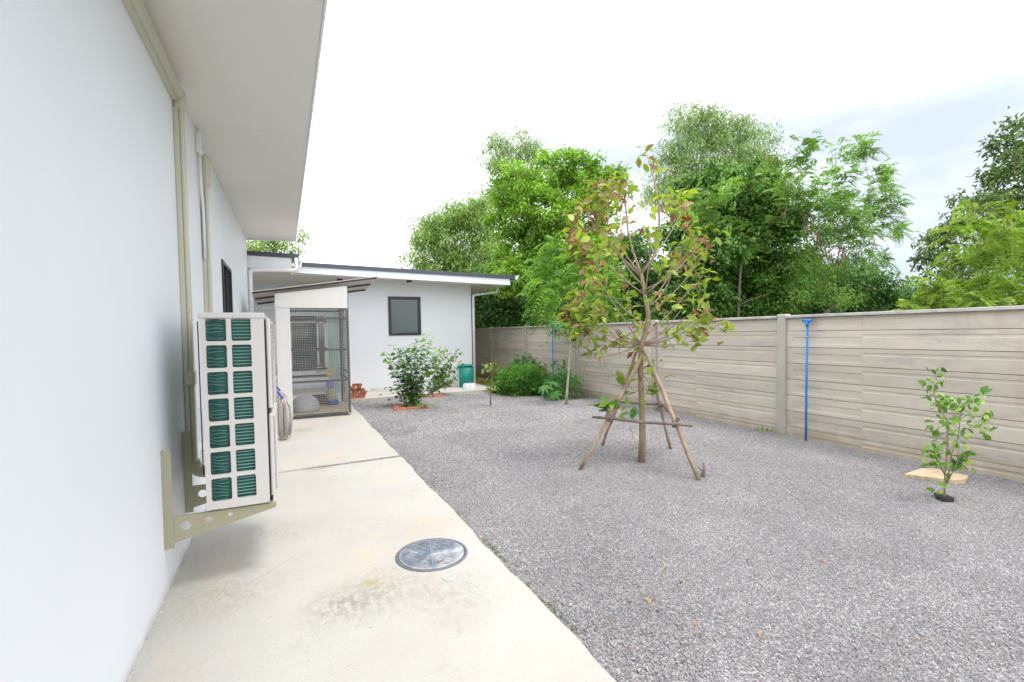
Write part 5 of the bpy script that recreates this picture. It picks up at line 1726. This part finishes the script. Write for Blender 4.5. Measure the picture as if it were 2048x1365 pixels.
# board, scrap, edging strip
bo = MB()
nb = len(BOARD)
bo.add([(x, y, .004 - .02) for x, y, _ in BOARD] + [(x + random.uniform(-.01, .01), y + random.uniform(-.01, .01), .028) for x, y, _ in BOARD],
       [tuple(range(nb)), tuple(range(nb, 2 * nb))] + [(i, (i + 1) % nb, (i + 1) % nb + nb, i + nb) for i in range(nb)])
single('board', bo, M['board'], 'split yellowish wooden board lying flat by the fence behind the citrus sapling', 'board', BOARD[0])
spm = MB()
ns = len(SCRAP)
spm.add([(x, y, -.015) for x, y, _ in SCRAP] + [(x + .01, y, .014 + .012 * (i % 2)) for i, (x, y, _) in enumerate(SCRAP)],
        [tuple(range(ns)), tuple(range(ns, 2 * ns))] + [(i, (i + 1) % ns, (i + 1) % ns + ns, i + ns) for i in range(ns)])
single('plastic_scrap', spm, M['black'], 'scrap of black plastic at the foot of the citrus sapling', 'plastic', SCRAP[0])
ed = MB()
ed.hexa([(5.42, 12.86, -.05), (6.02, 12.18, -.05), (6.05, 12.21, -.05), (5.45, 12.89, -.05), (5.42, 12.86, .07), (6.02, 12.18, .055), (6.05, 12.21, .055), (5.45, 12.89, .07)])
ed.hexa([(6.025, 12.17, -.05), (6.62, 11.15, -.05), (6.65, 11.17, -.05), (6.055, 12.19, -.05), (6.025, 12.17, .055), (6.62, 11.15, .04), (6.65, 11.17, .04), (6.055, 12.19, .055)])
single('garden_edging', ed, M['black'], 'low black plastic edging strip in front of the bushes', 'edging', (5.9, 12.3, 0))
pg = MB()
pg.tube([(4.47, 4.13, -.03), (4.53, 4.15, .06), (4.55, 4.18, .13)], [.022, .02, .014], 7)
pg.tube([(4.52, 4.15, .03), (4.47, 4.2, .09)], [.012, .006], 6)
single('wooden_peg', pg, M['stake_bar'], 'short broken stick beside the foot of the front right support pole', 'stick', (4.5, 4.14, 0))

# ================================================================== plants in the yard
def tree_wood(t, trunk, rads, targets, m, m2, r_tip=.004, lead=(), thick=.009, sides=8):
    """trunk, leaders, branches of a thing t; returns nothing but the wood parts"""
    part('trunk', MB().tube(trunk, rads, 12), m, t)
    skel = [(p, r) for p, r in zip(trunk, rads)][len(trunk) // 3:]
    dense = []
    for (p, r), (q, s) in zip(skel, skel[1:]):
        for i in range(4):
            k = i / 4
            dense.append((Vector(p).lerp(Vector(q), k), r + (s - r) * k))
    dense.append(skel[-1])
    for pts, rr_ in lead:
        part('limb', MB().tube(pts, rr_, 8), m2, t)
        for (p, r), (q, s) in zip(zip(pts, rr_), list(zip(pts, rr_))[1:]):
            for i in range(3):
                k = i / 3
                dense.append((Vector(p).lerp(Vector(q), k), r + (s - r) * k))
    twigs = MB()
    for pts, rad in grow(dense, targets, r_tip):
        if rad[0] > thick:
            part('branch', MB().tube(pts, rad, sides, False), m2, t)
        else:
            twigs.tube(pts, rad, 5, False)
    if twigs.v:
        part('twigs', twigs, m2, t)


mt = thing('young_tree', 'young staked tree with yellow green leaves browning at the edges', 'tree', TRUNK[0])
CLV = [Vector(c[:3]) for c in TREE_CL]
extra = []
random.seed(21)
for c in sorted(CLV, key=lambda c: c.z)[14::3]:
    hd = math.hypot(c.x - TRUNK[6][0], c.y - TRUNK[6][1])
    if hd < .22 or c.z > 3.5:
        continue
    zs = min(2.55, max(1.45, c.z - .85 * hd - random.uniform(.05, .35)))
    tp_ = min(range(8), key=lambda i: abs(TRUNK[i][2] - zs))
    a, b2 = Vector(TRUNK[tp_]), Vector(TRUNK[min(8, tp_ + 1)])
    s0 = a if abs(b2.z - a.z) < .01 else a.lerp(b2, max(0, min(1, (zs - a.z) / (b2.z - a.z))))
    md = s0.lerp(c, .5) + Vector((c.x - s0.x, c.y - s0.y, 0)) * .12 - Vector((0, 0, .06)) + rvec(.03)
    pts = [s0 * (1 - q) ** 2 + md * 2 * q * (1 - q) + c * q * q for q in [i / 6 for i in range(7)]]
    extra.append((pts, [.0115 - .0075 * i / 6 for i in range(7)]))
trad = [.050, .046, .042, .038, .036, .034, .032, .025, .022]
tree_wood(mt, TRUNK, trad, [c[:3] for c in TREE_CL] + TREE_BARE, M['bark'], M['twig'], .0045,
          lead=[(LEAD_R, [.020, .018, .016, .014, .012, .010, .008, .005]), (LEAD_L, [.018, .016, .013, .011, .009, .005])] + extra)
g1 = [leaf_mesh('leaf', M['lf_main'], 1, .52, .20, .16), leaf_mesh('leaf', M['lf_main'], 1, .60, .35, .10), leaf_mesh('leaf', M['lf_main'], 1, .5, .05, .25)]
g2 = [leaf_mesh('leaf', M['lf_dry'], 1, .50, .75, .45, .03), leaf_mesh('leaf', M['lf_dry'], 1, .40, .5, .7, .04)]
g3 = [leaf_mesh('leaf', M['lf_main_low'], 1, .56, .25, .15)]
tax = Vector(TRUNK[4])
alll = []
for (x, y, z, k) in TREE_CL:
    c = Vector((x, y, z))
    out = Vector((x - tax.x, y - tax.y, 0))
    out = out.normalized() if out.length > .05 else rvec()
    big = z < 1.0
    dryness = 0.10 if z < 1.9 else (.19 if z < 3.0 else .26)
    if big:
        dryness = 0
    for i in range(int(k * 2.0 + .5) if not big else k):
        p = c + rvec(.062)
        a = out * .7 + rvec(.6) + Vector((0, 0, .05))
        n_ = Vector((0, 0, 1)) + rvec(.45)
        s = random.uniform(.10, .165) * (1.15 if z < 1.2 else 1)
        if random.random() < dryness:
            alll.append((s, random.choice(g2), p, a + Vector((0, 0, -.5)), n_ + rvec(.5)))
        else:
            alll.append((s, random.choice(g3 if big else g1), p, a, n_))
alll.sort(key=lambda t: -t[0])
for s, me, p, a, n_ in alll[:295]:
    put_leaf(me, mt, p, a, n_, s)
rest = alll[295:]
P = np.array([tuple(r[2]) for r in rest])
A = np.array([tuple(r[3]) for r in rest])
Nr = np.array([tuple(r[4]) for r in rest])
S_ = np.array([r[0] for r in rest])
dry = np.array([r[1] in g2 for r in rest])
M['lf_dry_rest'] = leaf_mat('leaf_dry_brown_small', (0.27, 0.13, 0.075), (0.46, 0.29, 0.19), 0.3, rough=0.6)
for nm_, sel, m_ in (('small_leaves', ~dry, M['lf_main_rest']), ('dry_leaves', dry, M['lf_dry_rest'])):
    v, f_ = leaves_np(P[sel], A[sel], Nr[sel], S_[sel], S_[sel] * .52, .3 if nm_ == 'dry_leaves' else .18)
    o = bpy.data.objects.new(nm_, np_mesh(nm_, v, f_, m_, tuple(mt.location)))
    link(o, mt)
    o['kind'] = 'stuff'

ts = thing('tree_support', 'frame of rough wooden poles propping the young tree', 'tree support', (4.25, 5.1, 0))
for i, (a, b) in enumerate(STAKES):
    a, b = Vector(a), Vector(b)
    pts = []
    for k in range(7):
        q = a.lerp(b, k / 6)
        pts.append(q + (rvec(.006) if 0 < k < 6 else Vector()))
    r0 = (.028, .021, .027, .021)[i]
    sp = MB().tube(pts, [r0 * (1 - .1 * k / 6) * random.uniform(.9, 1.1) for k in range(7)], 10)
    part('pole', sp, M['stake'], ts)
def at_z(i, z):
    a, b = Vector(STAKES[i][0]), Vector(STAKES[i][1])
    return a.lerp(b, (z - a.z) / (b.z - a.z))


def bar(p, q, ext, r, off):
    d = (q - p).normalized()
    side = d.cross(Vector((0, 0, 1))).normalized() * off
    p, q = p - d * ext + side, q + d * ext + side
    m_ = p.lerp(q, .5) + Vector((0, 0, -.012))
    part('crossbar', MB().tube([p, p.lerp(m_, .6) + rvec(.004), m_, q.lerp(m_, .5) + rvec(.004), q], [r * .8, r, r, r * 1.05, r * .85], 9), M['stake_bar'], ts)


bar(at_z(0, .63), at_z(2, .60), .20, .020, .055)
bar(at_z(1, .72), at_z(3, .70), .10, .017, -.045)
bar(at_z(2, .66), at_z(3, .68), .08, .024, .05)
bar(at_z(0, .66), at_z(1, .69), .06, .015, -.045)
for i in range(4):
    c = at_z(i, (.63, .72, .60, .70)[i])
    part('wire_tie', MB().tube([c - Vector((0, 0, .05)), c + Vector((0, 0, .05))], .0395 if i in (0, 2) else .031, 10), M['greytwig'], ts)

# citrus sapling by the fence
ct = thing('citrus_sapling', 'small citrus sapling with glossy green leaves beside the wooden board', 'sapling', LIME_STEMS[0][0])
for i, s in enumerate(LIME_STEMS):
    k = len(s)
    part('stem', MB().tube(s, [(.011 if i == 0 else .007) * (1 - .6 * j / (k - 1)) for j in range(k)], 8), M['twig'] if i == 0 else M['stem_green'], ct)
sk = [(Vector(p), .005) for s in LIME_STEMS for p in s[2:]]
tw = MB()
for pts, rad in grow(sk, [c[:3] for c in LIME_CL], .0016, sag=.02):
    tw.tube(pts, [min(r, .0035) for r in rad], 5, False)
part('twigs', tw, M['stem_green'], ct)
lm_ = [leaf_mesh('leaf', M['lf_lime'], 1, .52, .15, .18, tip=.3), leaf_mesh('leaf', M['lf_lime'], 1, .6, .3, .12, tip=.25), leaf_mesh('leaf', M['lf_lime'], 1, .45, .1, .3, tip=.4)]
cnt = 0
for (x, y, z, k) in LIME_CL:
    for i in range(int(k * 1.3)):
        p = Vector((x, y, z)) + rvec(.024)
        a = rvec(.7) + Vector((x - LIME_STEMS[0][0][0], y - LIME_STEMS[0][0][1], .1)) * 1.2
        put_leaf(random.choice(lm_), ct, p, a, Vector((-.25, -.35, .8)) + rvec(.5), random.uniform(.056, .095))
        cnt += 1

# the big leafy shrub and the one behind it
sh_ = thing('leafy_shrub', 'big multi stemmed shrub with broad heart shaped leaves inside orange bricks', 'shrub', MUL_BASE)
canes = []
b0 = Vector(MUL_BASE)
for tip in MUL_TIPS:
    t_ = Vector(tip)
    a = b0 + Vector((random.uniform(-.16, .16), random.uniform(-.1, .1), -.03))
    mid = a.lerp(t_, .5) + Vector((0, 0, .10 * (t_ - a).length)) + rvec(.03)
    pts = [a * (1 - s) ** 2 + mid * 2 * s * (1 - s) + t_ * s * s for s in [i / 8 for i in range(9)]]
    canes.append(pts)
    part('stem', MB().tube(pts, [.010 - .0075 * i / 8 for i in range(9)], 6), M['greytwig'], sh_)
mm = [leaf_mesh('leaf', M['lf_mul'], 1, .80, .35, .12, heart=True), leaf_mesh('leaf', M['lf_mul'], 1, .72, .15, .2, heart=True)]
mtop = [leaf_mesh('leaf', M['lf_mul_top'], 1, .70, .2, .2, heart=True)]
big, small = [], []
for pts in canes:
    ln = sum((q - p).length for p, q in zip(pts, pts[1:]))
    k = int(ln / .052)
    for i in range(k):
        t = .12 + .88 * (i + random.random() * .6) / k
        j = min(7, int(t * 8))
        p = pts[j].lerp(pts[j + 1], t * 8 - j)
        an = i * 2.4 + random.uniform(-.4, .4)
        out = Vector((math.cos(an), math.sin(an), random.uniform(-.3, .25)))
        top = t > .86
        s = random.uniform(.105, .175) * (.85 if t > .93 else 1)
        rec = (s, random.choice(mtop if top else mm), p + out * random.uniform(.02, .05), out, Vector((0, -.25, 1)) + out * .75 + rvec(.3))
        (big if len(big) < 294 and (p.z > .5 or random.random() < .5) else small).append(rec)
for i in range(90):
    an, rr0 = random.uniform(0, 2 * PI), abs(random.gauss(0, .26))
    p = b0 + Vector((math.cos(an) * rr0, math.sin(an) * rr0 * .8, random.uniform(.1, .75)))
    small.append((random.uniform(.08, .13), None, p, Vector((math.cos(an), math.sin(an), -.3)) + rvec(.3), Vector((0, 0, 1)) + rvec(.4)))
for s, me, p, a, n_ in big:
    put_leaf(me, sh_, p, a, n_, s)
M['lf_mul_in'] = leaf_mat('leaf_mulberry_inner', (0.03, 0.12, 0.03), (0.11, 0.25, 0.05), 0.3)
v, f_ = leaves_np(np.array([tuple(r[2]) for r in small]), np.array([tuple(r[3]) for r in small]), np.array([tuple(r[4]) for r in small]), np.array([r[0] for r in small]), np.array([r[0] * .75 for r in small]))
o = bpy.data.objects.new('inner_leaves', np_mesh('inner_leaves', v, f_, M['lf_mul_in'], tuple(sh_.location)))
link(o, sh_)
o['kind'] = 'stuff'

s2 = thing('olive_shrub', 'smaller loose shrub with olive green leaves between the big shrub and the bin', 'shrub', MUL2_BASE)
P, A, Nn = [], [], []
b0 = Vector(MUL2_BASE)
for tip in MUL2_TIPS:
    t_ = Vector(tip)
    a = b0 + Vector((random.uniform(-.1, .1), random.uniform(-.1, .1), -.03))
    mid = a.lerp(t_, .5) + Vector((0, 0, .12 * (t_ - a).length)) + rvec(.03)
    pts = [a * (1 - s) ** 2 + mid * 2 * s * (1 - s) + t_ * s * s for s in [i / 8 for i in range(9)]]
    part('stem', MB().tube(pts, [.008 - .006 * i / 8 for i in range(9)], 5), M['greytwig'], s2)
    for i in range(34):
        t = .25 + .75 * random.random()
        j = min(7, int(t * 8))
        p = pts[j].lerp(pts[j + 1], t * 8 - j) + rvec(.045)
        P.append(tuple(p)); A.append(tuple(rvec(.7) + Vector((0, 0, -.1)))); Nn.append(tuple(Vector((0, 0, 1)) + rvec(.5)))
k = len(P)
v, f_ = leaves_np(np.array(P), np.array(A), np.array(Nn), .09 + .06 * rs.rand(k), .055 + .035 * rs.rand(k))
o = bpy.data.objects.new('foliage', np_mesh('foliage', v, f_, M['lf_mul2'], tuple(s2.location)))
link(o, s2)

# thin sapling, papaya trees
sp_ = thing('thin_sapling', 'thin little sapling with few leaves standing alone in the gravel by the bushes', 'sapling', SAP_STEM[0])
k = len(SAP_STEM)
part('stem', MB().tube(SAP_STEM, [.018 - .013 * i / (k - 1) for i in range(k)], 7), M['greytwig'], sp_)
tw = MB()
for pts, rad in grow([(Vector(p), .008) for p in SAP_STEM[1:]], [c[:3] for c in SAP_CL], .003, sag=.02):
    tw.tube(pts, rad, 5, False)
part('twigs', tw, M['greytwig'], sp_)
sl = [leaf_mesh('leaf', M['lf_main'], 1, .5, .2, .2), leaf_mesh('leaf', M['lf_mul_top'], 1, .5, .3, .15)]
for (x, y, z, k) in SAP_CL:
    for i in range(k):
        put_leaf(random.choice(sl), sp_, Vector((x, y, z)) + rvec(.035), rvec(.7) + Vector((0, 0, .1)), Vector((0, 0, 1)) + rvec(.4), random.uniform(.10, .17))


def papaya_leaf_mesh(name='leaf'):
    mb = MB()
    for k in range(7):
        a = R(-125 + 250 * k / 6)
        d = Vector((math.sin(a), math.cos(a), 0))
        s = Vector((d.y, -d.x, 0))
        L_ = .56 if abs(k - 3) < 2.5 else .42
        pts, w = [], [.05, .07, .05, .035, .0]
        ts_ = [0, .3, .55, .8, 1]
        vs = []
        for t, ww in zip(ts_, w):
            c = d * L_ * t + Vector((0, 0, -.20 * t * t))
            vs += [c - s * ww, c + Vector((0, 0, -.015)), c + s * ww]
        fs = []
        for i in range(4):
            q = i * 3
            fs += [(q, q + 1, q + 4, q + 3), (q + 1, q + 2, q + 5, q + 4)]
        mb.add(vs, fs, True)
        for t in (.45, .68):                         # side fingers of each lobe
            for sg in (-1, 1):
                c = d * L_ * t + Vector((0, 0, -.20 * t * t))
                e = c + (d * .5 + s * sg).normalized() * L_ * .26 + Vector((0, 0, -.05))
                mb.add([c - d * .035, c + d * .035, e], [(0, 1, 2)])
    return mb.mesh(name, M['lf_papaya'])


pml = papaya_leaf_mesh()
def papaya(stem, rads, leaves, label, scale, mstem):
    t = thing('papaya_tree', label, 'papaya tree', stem[0])
    part('stem', MB().tube(stem, rads, 9), mstem, t)
    top = Vector(stem[-1])
    for p in leaves:
        p = Vector(p)
        d = p - top
        part('leaf_stalk', MB().tube([top - Vector((0, 0, .04)), top.lerp(p, .5) + Vector((0, 0, .05)), p], [.008, .006, .005], 5, False), M['stem_green'], t)
        put_leaf(pml, t, p, Vector((d.x, d.y, d.z - .1)) + rvec(.1), Vector((0, 0, 1)) + d * .8 + rvec(.2), scale * random.uniform(.85, 1.15))


papaya(PAP_STEM, [.040, .034, .026, .018, .014], PAP_LEAVES, 'slender papaya tree with a pale bare stem as tall as the fence', .52, M['stem_pale'])
papaya(PAP2_STEM, [.022, .018, .014], PAP2_LEAVES, 'knee high papaya seedling in front of the bushes', .42, M['stem_green'])


def bush(name, label, lobes, m, dens, per, sig, ln, wd, loc, group=None, frond=False, stems=True, cat='bush', **kw):
    t = thing(name, label, cat, loc, group)
    if frond:
        lb = np.array(lobes)
        bs, ds = [], []
        for c in lb:
            k = max(4, int(dens * c[3] ** 2))
            d = unit(rs.normal(size=(k, 3)) + np.array([0, 0, .4]))
            bs.append(c[:3] + d * c[3] * (.3 + .5 * rs.rand(k, 1)))
            ds.append(d + rs.normal(size=(k, 3)) * .3)
        v, f_ = frond_leaves(np.concatenate(bs), np.concatenate(ds), ln, per, sig, wd, **kw)
    else:
        v, f_ = clump_leaves(lobes, dens, per, sig, ln, wd, **kw)
    v[:, 2] = np.maximum(v[:, 2], -.015 if loc[2] > -.1 else -.13)
    o = bpy.data.objects.new('foliage', np_mesh('foliage', v, f_, m, tuple(t.location)))
    link(o, t)
    if stems:
        st = MB()
        base = Vector(loc)
        for c in lobes:
            e = Vector(c[:3])
            for i in range(2):
                q = base + Vector((random.uniform(-.15, .15), random.uniform(-.15, .15), -.02))
                st.tube([q, q.lerp(e, .5) + Vector((0, 0, .06)), e + rvec(.05)], [.009, .007, .003], 5, False)
        part('stems', st, M['stem_green'], t)
    return t


bush('bush', 'dense bright green bush of small leaves behind the black edging strip', BUSH_A, M['lf_bush'], 420, 26, .055, .065, .04, (6.1, 12.35, 0), droop=.1, shell=.5, up=.5)
bush('bush', 'darker feathery bush behind the bright bush against the fence', BUSH_A2, M['lf_bush2'], 330, 9, .06, .22, .3, (6.7, 12.9, 0), frond=True)
bush('bush', 'ferny dark green bush under the papaya tree by the fence post', BUSH_B, M['lf_bush2'], 420, 9, .06, .22, .3, (6.75, 11.0, 0), frond=True)
def stalks(pts, base, label):
    t = thing('dry_stalk_plant', label, 'plant', base)
    for p in pts:
        p = Vector(p)
        q = Vector(base) + rvec(.05)
        q.z = -.03
        part('stalk', MB().tube([q, q.lerp(p, .6) + rvec(.04), p], [.009, .006, .004], 5, False), M['greytwig'], t)
        tf = MB()
        for i in range(22):
            s = random.random() ** .6
            c = q.lerp(p, .55 + .45 * s) + rvec(.045)
            d, u = rvec(.03), rvec(.025)
            tf.add([c - d, c + u, c + d, c - u], [(0, 1, 2, 3)])
        part('dry_flowers', tf, M['pod'] if p.z < .9 else M['lf_mul2'], t)


stalks(STALKS, (6.8, 12.5, 0), 'twiggy plant with dry brown flower heads behind the bright bush')
stalks(STALKS2, (7.05, 11.25, 0), 'upright dark seeding stalk rising from the ferny bush')
def fern(pts, label, base):
    b = np.array([base] * (len(pts) * 3), float) + rs.normal(size=(len(pts) * 3, 3)) * .02
    e = np.repeat(np.array(pts), 3, 0) + rs.normal(size=(len(pts) * 3, 3)) * .05
    d = e - b + np.array([0, 0, .12])
    v, f_ = frond_leaves(b, d, .34, 12, .055, .34, curve=.35)
    v[:, 2] = np.maximum(v[:, 2], -.01)
    t = thing('fern', label, 'fern', base, 'small ferns near the staked tree')
    o = bpy.data.objects.new('fronds', np_mesh('fronds', v, f_, M['lf_bush2'], tuple(t.location)))
    link(o, t)


fern(FERN, 'small feathery fern at the foot of the fence left of the staked tree', (6.45, 8.75, -.01))
fern(FERN2, 'tiny fern in the gravel right behind the trunk of the staked tree', (6.2, 7.5, -.01))

# grass along the path edge and round the bushes
def grass(name, label, pts, h, n, spread):
    P, A, Nn = [], [], []
    for x, y in pts:
        for i in range(n):
            P.append((x + random.gauss(0, spread), y + random.gauss(0, spread), -.02))
            A.append((random.gauss(0, .5), random.gauss(0, .5), 1))
            Nn.append((random.gauss(0, 1), random.gauss(0, 1), .2))
    k = len(P)
    v, f_ = leaves_np(np.array(P), np.array(A), np.array(Nn), h * (.5 + rs.rand(k)), np.full(k, .0055 if h < .06 else .012))
    o = bpy.data.objects.new(name, np_mesh(name, v, f_, M['grass']))
    link(o)
    o['kind'] = 'stuff'
    o['label'] = label


grass('grass', 'short weeds growing along the edge of the concrete path', [(1.47 + random.random() * .02, y) for y in (2.35, 2.42, 2.48, 2.55, 2.62, 2.70, 2.9, 3.3, 3.38, 3.46, 3.53, 3.62, 3.7, 4.4, 8.1, 12.3)], .026, 16, .012)
grass('grass', 'patchy grass on the bare soil between the bin and the bushes', [(6.0 + random.random() * 1.3, 13.2 + random.random() * 6) for i in range(90)] + [(5.7 + random.random() * .6, 12.9 + random.random() * .8) for i in range(26)] + [(7.34, 5.42), (7.33, 8.0)], .11, 26, .08)

# fallen leaves on the gravel
fme = [leaf_mesh('fallen_leaf', M['lf_fallen'], .055, .032, .8, .5, .05), leaf_mesh('fallen_leaf', M['lf_fallen'], .075, .03, .5, .6, .06)]
for i, (x, y, z) in enumerate(DEBRIS):
    o = bpy.data.objects.new('fallen_leaf', random.choice(fme))
    col.objects.link(o)
    on = x < 1.44
    o.location = (x, y, .012 if on else -.002)
    o.rotation_euler = (R(random.uniform(-15, 15)), R(random.uniform(-15, 15)), random.uniform(0, 6.28))
    s = random.uniform(.45, .8) * (1.5 if y > 4 else 1)
    o.scale = (s, s, s)
    o['label'] = ('fallen brown leaf on the concrete path near the drain cover' if on else
                  'curled orange fallen leaf on the gravel near the citrus sapling' if x > 4.6 and y < 5 else
                  'dark fallen leaf on the gravel near the fence and bushes' if y > 5 else
                  'small orange fallen leaf on the open gravel in the foreground')
    o['category'] = 'leaf'
    o['group'] = 'fallen leaves on the path' if on else 'fallen leaves on the gravel'

# ================================================================== trees beyond the fence and the houses
def far_tree(name, label, lobes, m, base, r0, dens, per, sig, ln, wd, group='trees beyond the fence', bark=None, trunk_top=None, **kw):
    t = thing(name, label, 'tree', (base[0], base[1], -.14), group)
    v, f_ = clump_leaves(lobes, dens, per, sig, ln, wd, **kw)
    v[:, 2] = np.maximum(v[:, 2], -.1)
    o = bpy.data.objects.new('crown', np_mesh('crown', v, f_, m, tuple(t.location)))
    link(o, t)
    lb = [Vector(c[:3]) for c in lobes]
    zs = sorted(c.z for c in lb)
    top = Vector(trunk_top) if trunk_top else Vector((sum(c.x for c in lb) / len(lb), sum(c.y for c in lb) / len(lb), zs[len(zs) // 2]))
    b = Vector((base[0], base[1], -.16))
    pts = [b, b.lerp(top, .3) + rvec(.12), b.lerp(top, .65) + rvec(.12), top]
    rad = [r0, r0 * .8, r0 * .6, r0 * .3]
    part('trunk', MB().tube(pts, rad, 10), bark or M['treebark'], t)
    sk = [(pts[1].lerp(pts[2], i / 4), rad[1] * .8) for i in range(4)] + [(pts[2].lerp(pts[3], i / 4), rad[2] * .7) for i in range(5)]
    lim = MB()
    for p_, rr_ in grow(sk, lb, .02, sag=.05):
        lim.tube(p_, [min(a, r0 * .5) for a in rr_], 6, False)
    part('limbs', lim, bark or M['treebark'], t)
    return t


def frond_tree(name, label, tips, m, base, r0, per_tip, ln, pairs, ll, lw, group, top, core=None, core_m=None, curve=.45):
    t = thing(name, label, 'tree', (base[0], base[1], -.14), group)
    tp_ = np.array(tips)
    bs, ds = [], []
    for c in tp_:
        d0 = unit(c[:3] - np.array(top))
        k = per_tip
        bs.append(c[:3] + rs.normal(size=(k, 3)) * c[3] * .38 - d0 * c[3] * .2)
        ds.append(d0 * .6 + unit(rs.normal(size=(k, 3))) * .9 + np.array([0, 0, .25]))
    v, f_ = frond_leaves(np.concatenate(bs), np.concatenate(ds), ln, pairs, ll, lw, curve=curve)
    if core:
        v, f_ = merge_np([(v, f_), clump_leaves(core, 90, 40, .15, .10, .03, droop=.4, shell=.2, up=.5)])
    v[:, 2] = np.maximum(v[:, 2], -.1)
    o = bpy.data.objects.new('crown', np_mesh('crown', v, f_, m, tuple(t.location)))
    link(o, t)
    b = Vector((base[0], base[1], -.16))
    top_ = Vector(top)
    pts = [b, b.lerp(top_, .35) + rvec(.08), b.lerp(top_, .7) + rvec(.08), top_]
    rad = [r0, r0 * .85, r0 * .7, r0 * .5]
    part('trunk', MB().tube(pts, rad, 9), M['treebark'], t)
    lim = MB()
    for p_, rr_ in grow([(q, r) for q, r in zip(pts[1:], rad[1:])], [c[:3] for c in tips], .006, sag=.03):
        lim.tube(p_, [min(a, r0 * .6) for a in rr_], 5, False)
    part('limbs', lim, M['treebark'], t)
    return t


far_tree('feathery_tree', 'feathery olive green tree rising behind the back building roof', L_feathery, M['lf_feather'], (9.2, 24.6), .22, 46, 50, .30, .22, .055, droop=1.1, shell=.35, up=.3)
far_tree('eucalyptus_tree', 'tall thin eucalyptus with a loose grey green top left of centre', L_tall_left, M['lf_euc'], (11.7, 29.6), .24, 25, 42, .32, .26, .055, droop=1.3, shell=.35, up=.2, trunk_top=(12.3, 28.5, 10.5))
far_tree('round_tree', 'big rounded bright green tree standing above the fence in the middle', L_round, M['lf_round'], (9.55, 17.7), .17, 52, 50, .16, .16, .09, droop=.25, shell=.5, up=.7)
far_tree('dark_thicket', 'dark shady thicket low behind the fence in the middle', L_under, M['lf_dark'], (12.5, 20.0), .2, 46, 50, .25, .18, .09, droop=.3, shell=.3, up=.5)
far_tree('eucalyptus_tree', 'tallest airy eucalyptus with grey green drooping leaves right of the staked tree', L_tall_right, M['lf_euc'], (16.3, 19.6), .24, 27, 46, .30, .24, .05, droop=1.3, shell=.35, up=.2)
far_tree('vine_covered_tree', 'dark tree column smothered in vines behind the fence', L_vine, M['lf_vine'], (9.8, 9.9), .15, 130, 50, .13, .11, .075, droop=.35, shell=.45, up=.6)
far_tree('hedge_tree', 'low dense dark green tree mass along the fence top on the right', L_hedge, M['lf_dark'], (15.6, 10.4), .18, 70, 50, .18, .14, .075, droop=.3, shell=.45, up=.6)
far_tree('bronze_tree', 'sparse bronze green tree reaching up the right edge of the view', L_right, M['lf_right'], (17.6, 6.6), .2, 30, 26, .17, .22, .085, droop=.5, shell=.2, up=.5)
far_tree('dark_tree', 'dark leafy tree behind the house roof on the far left', L_houseback, M['lf_feather'], (-.5, 23.5), .2, 40, 40, .25, .16, .06, droop=.5, shell=.35, up=.5)
frond_tree('pod_tree', 'airy feathery leaved tree with brown hanging seed pods against the sky', F_leuc, M['lf_leuc'], (11.6, 9.3), .055, 40, .34, 12, .10, .30, 'trees beyond the fence', (11.2, 9.0, 3.6), core=L_podcore)
frond_tree('lime_green_acacia', 'lime green acacia with large feathery fronds at the right edge', F_acacia, M['lf_acacia'], (9.6, 3.6), .07, 34, .36, 13, .11, .30, 'trees beyond the fence', (9.5, 3.4, 1.9), core=L_acore)
frond_tree('young_frond_tree', 'young bright green tree with drooping compound leaves just over the fence', F_young, M['lf_young'], (8.6, 10.9), .05, 40, .50, 9, .14, .36, 'trees beyond the fence', (8.6, 10.9, 1.9), curve=.7)
v, f_ = clump_leaves(L_treeline, 9, 60, .45, .32, .18, droop=.3, shell=.2, up=.5)
v[:, 2] = np.maximum(v[:, 2], -.1)
o = bpy.data.objects.new('woods', np_mesh('woods', v, f_, M['lf_dark']))
link(o)
o['kind'] = 'stuff'
o['label'] = 'dark green wood behind the trees beyond the fence'
pd = None
for o in bpy.data.objects:
    if o.name == 'pod_tree':
        pd = o
for x, y, z in PODS:
    for i in range(7):
        c = Vector((x, y, z)) + rvec(.10)
        s = random.uniform(.18, .30)
        d = Vector((random.gauss(0, .25), random.gauss(0, .25), -1)).normalized()
        sd = rvec(1).cross(d).normalized() * .018
        mb = MB()
        mb.add([c, c + d * s * .3 + sd, c + d * s, c + d * s * .3 - sd, c + d * s * .5 + sd.cross(d) * .3], [(0, 1, 4), (1, 2, 4), (2, 3, 4), (3, 0, 4)])
        part('seed_pod', mb, M['pod'], pd)
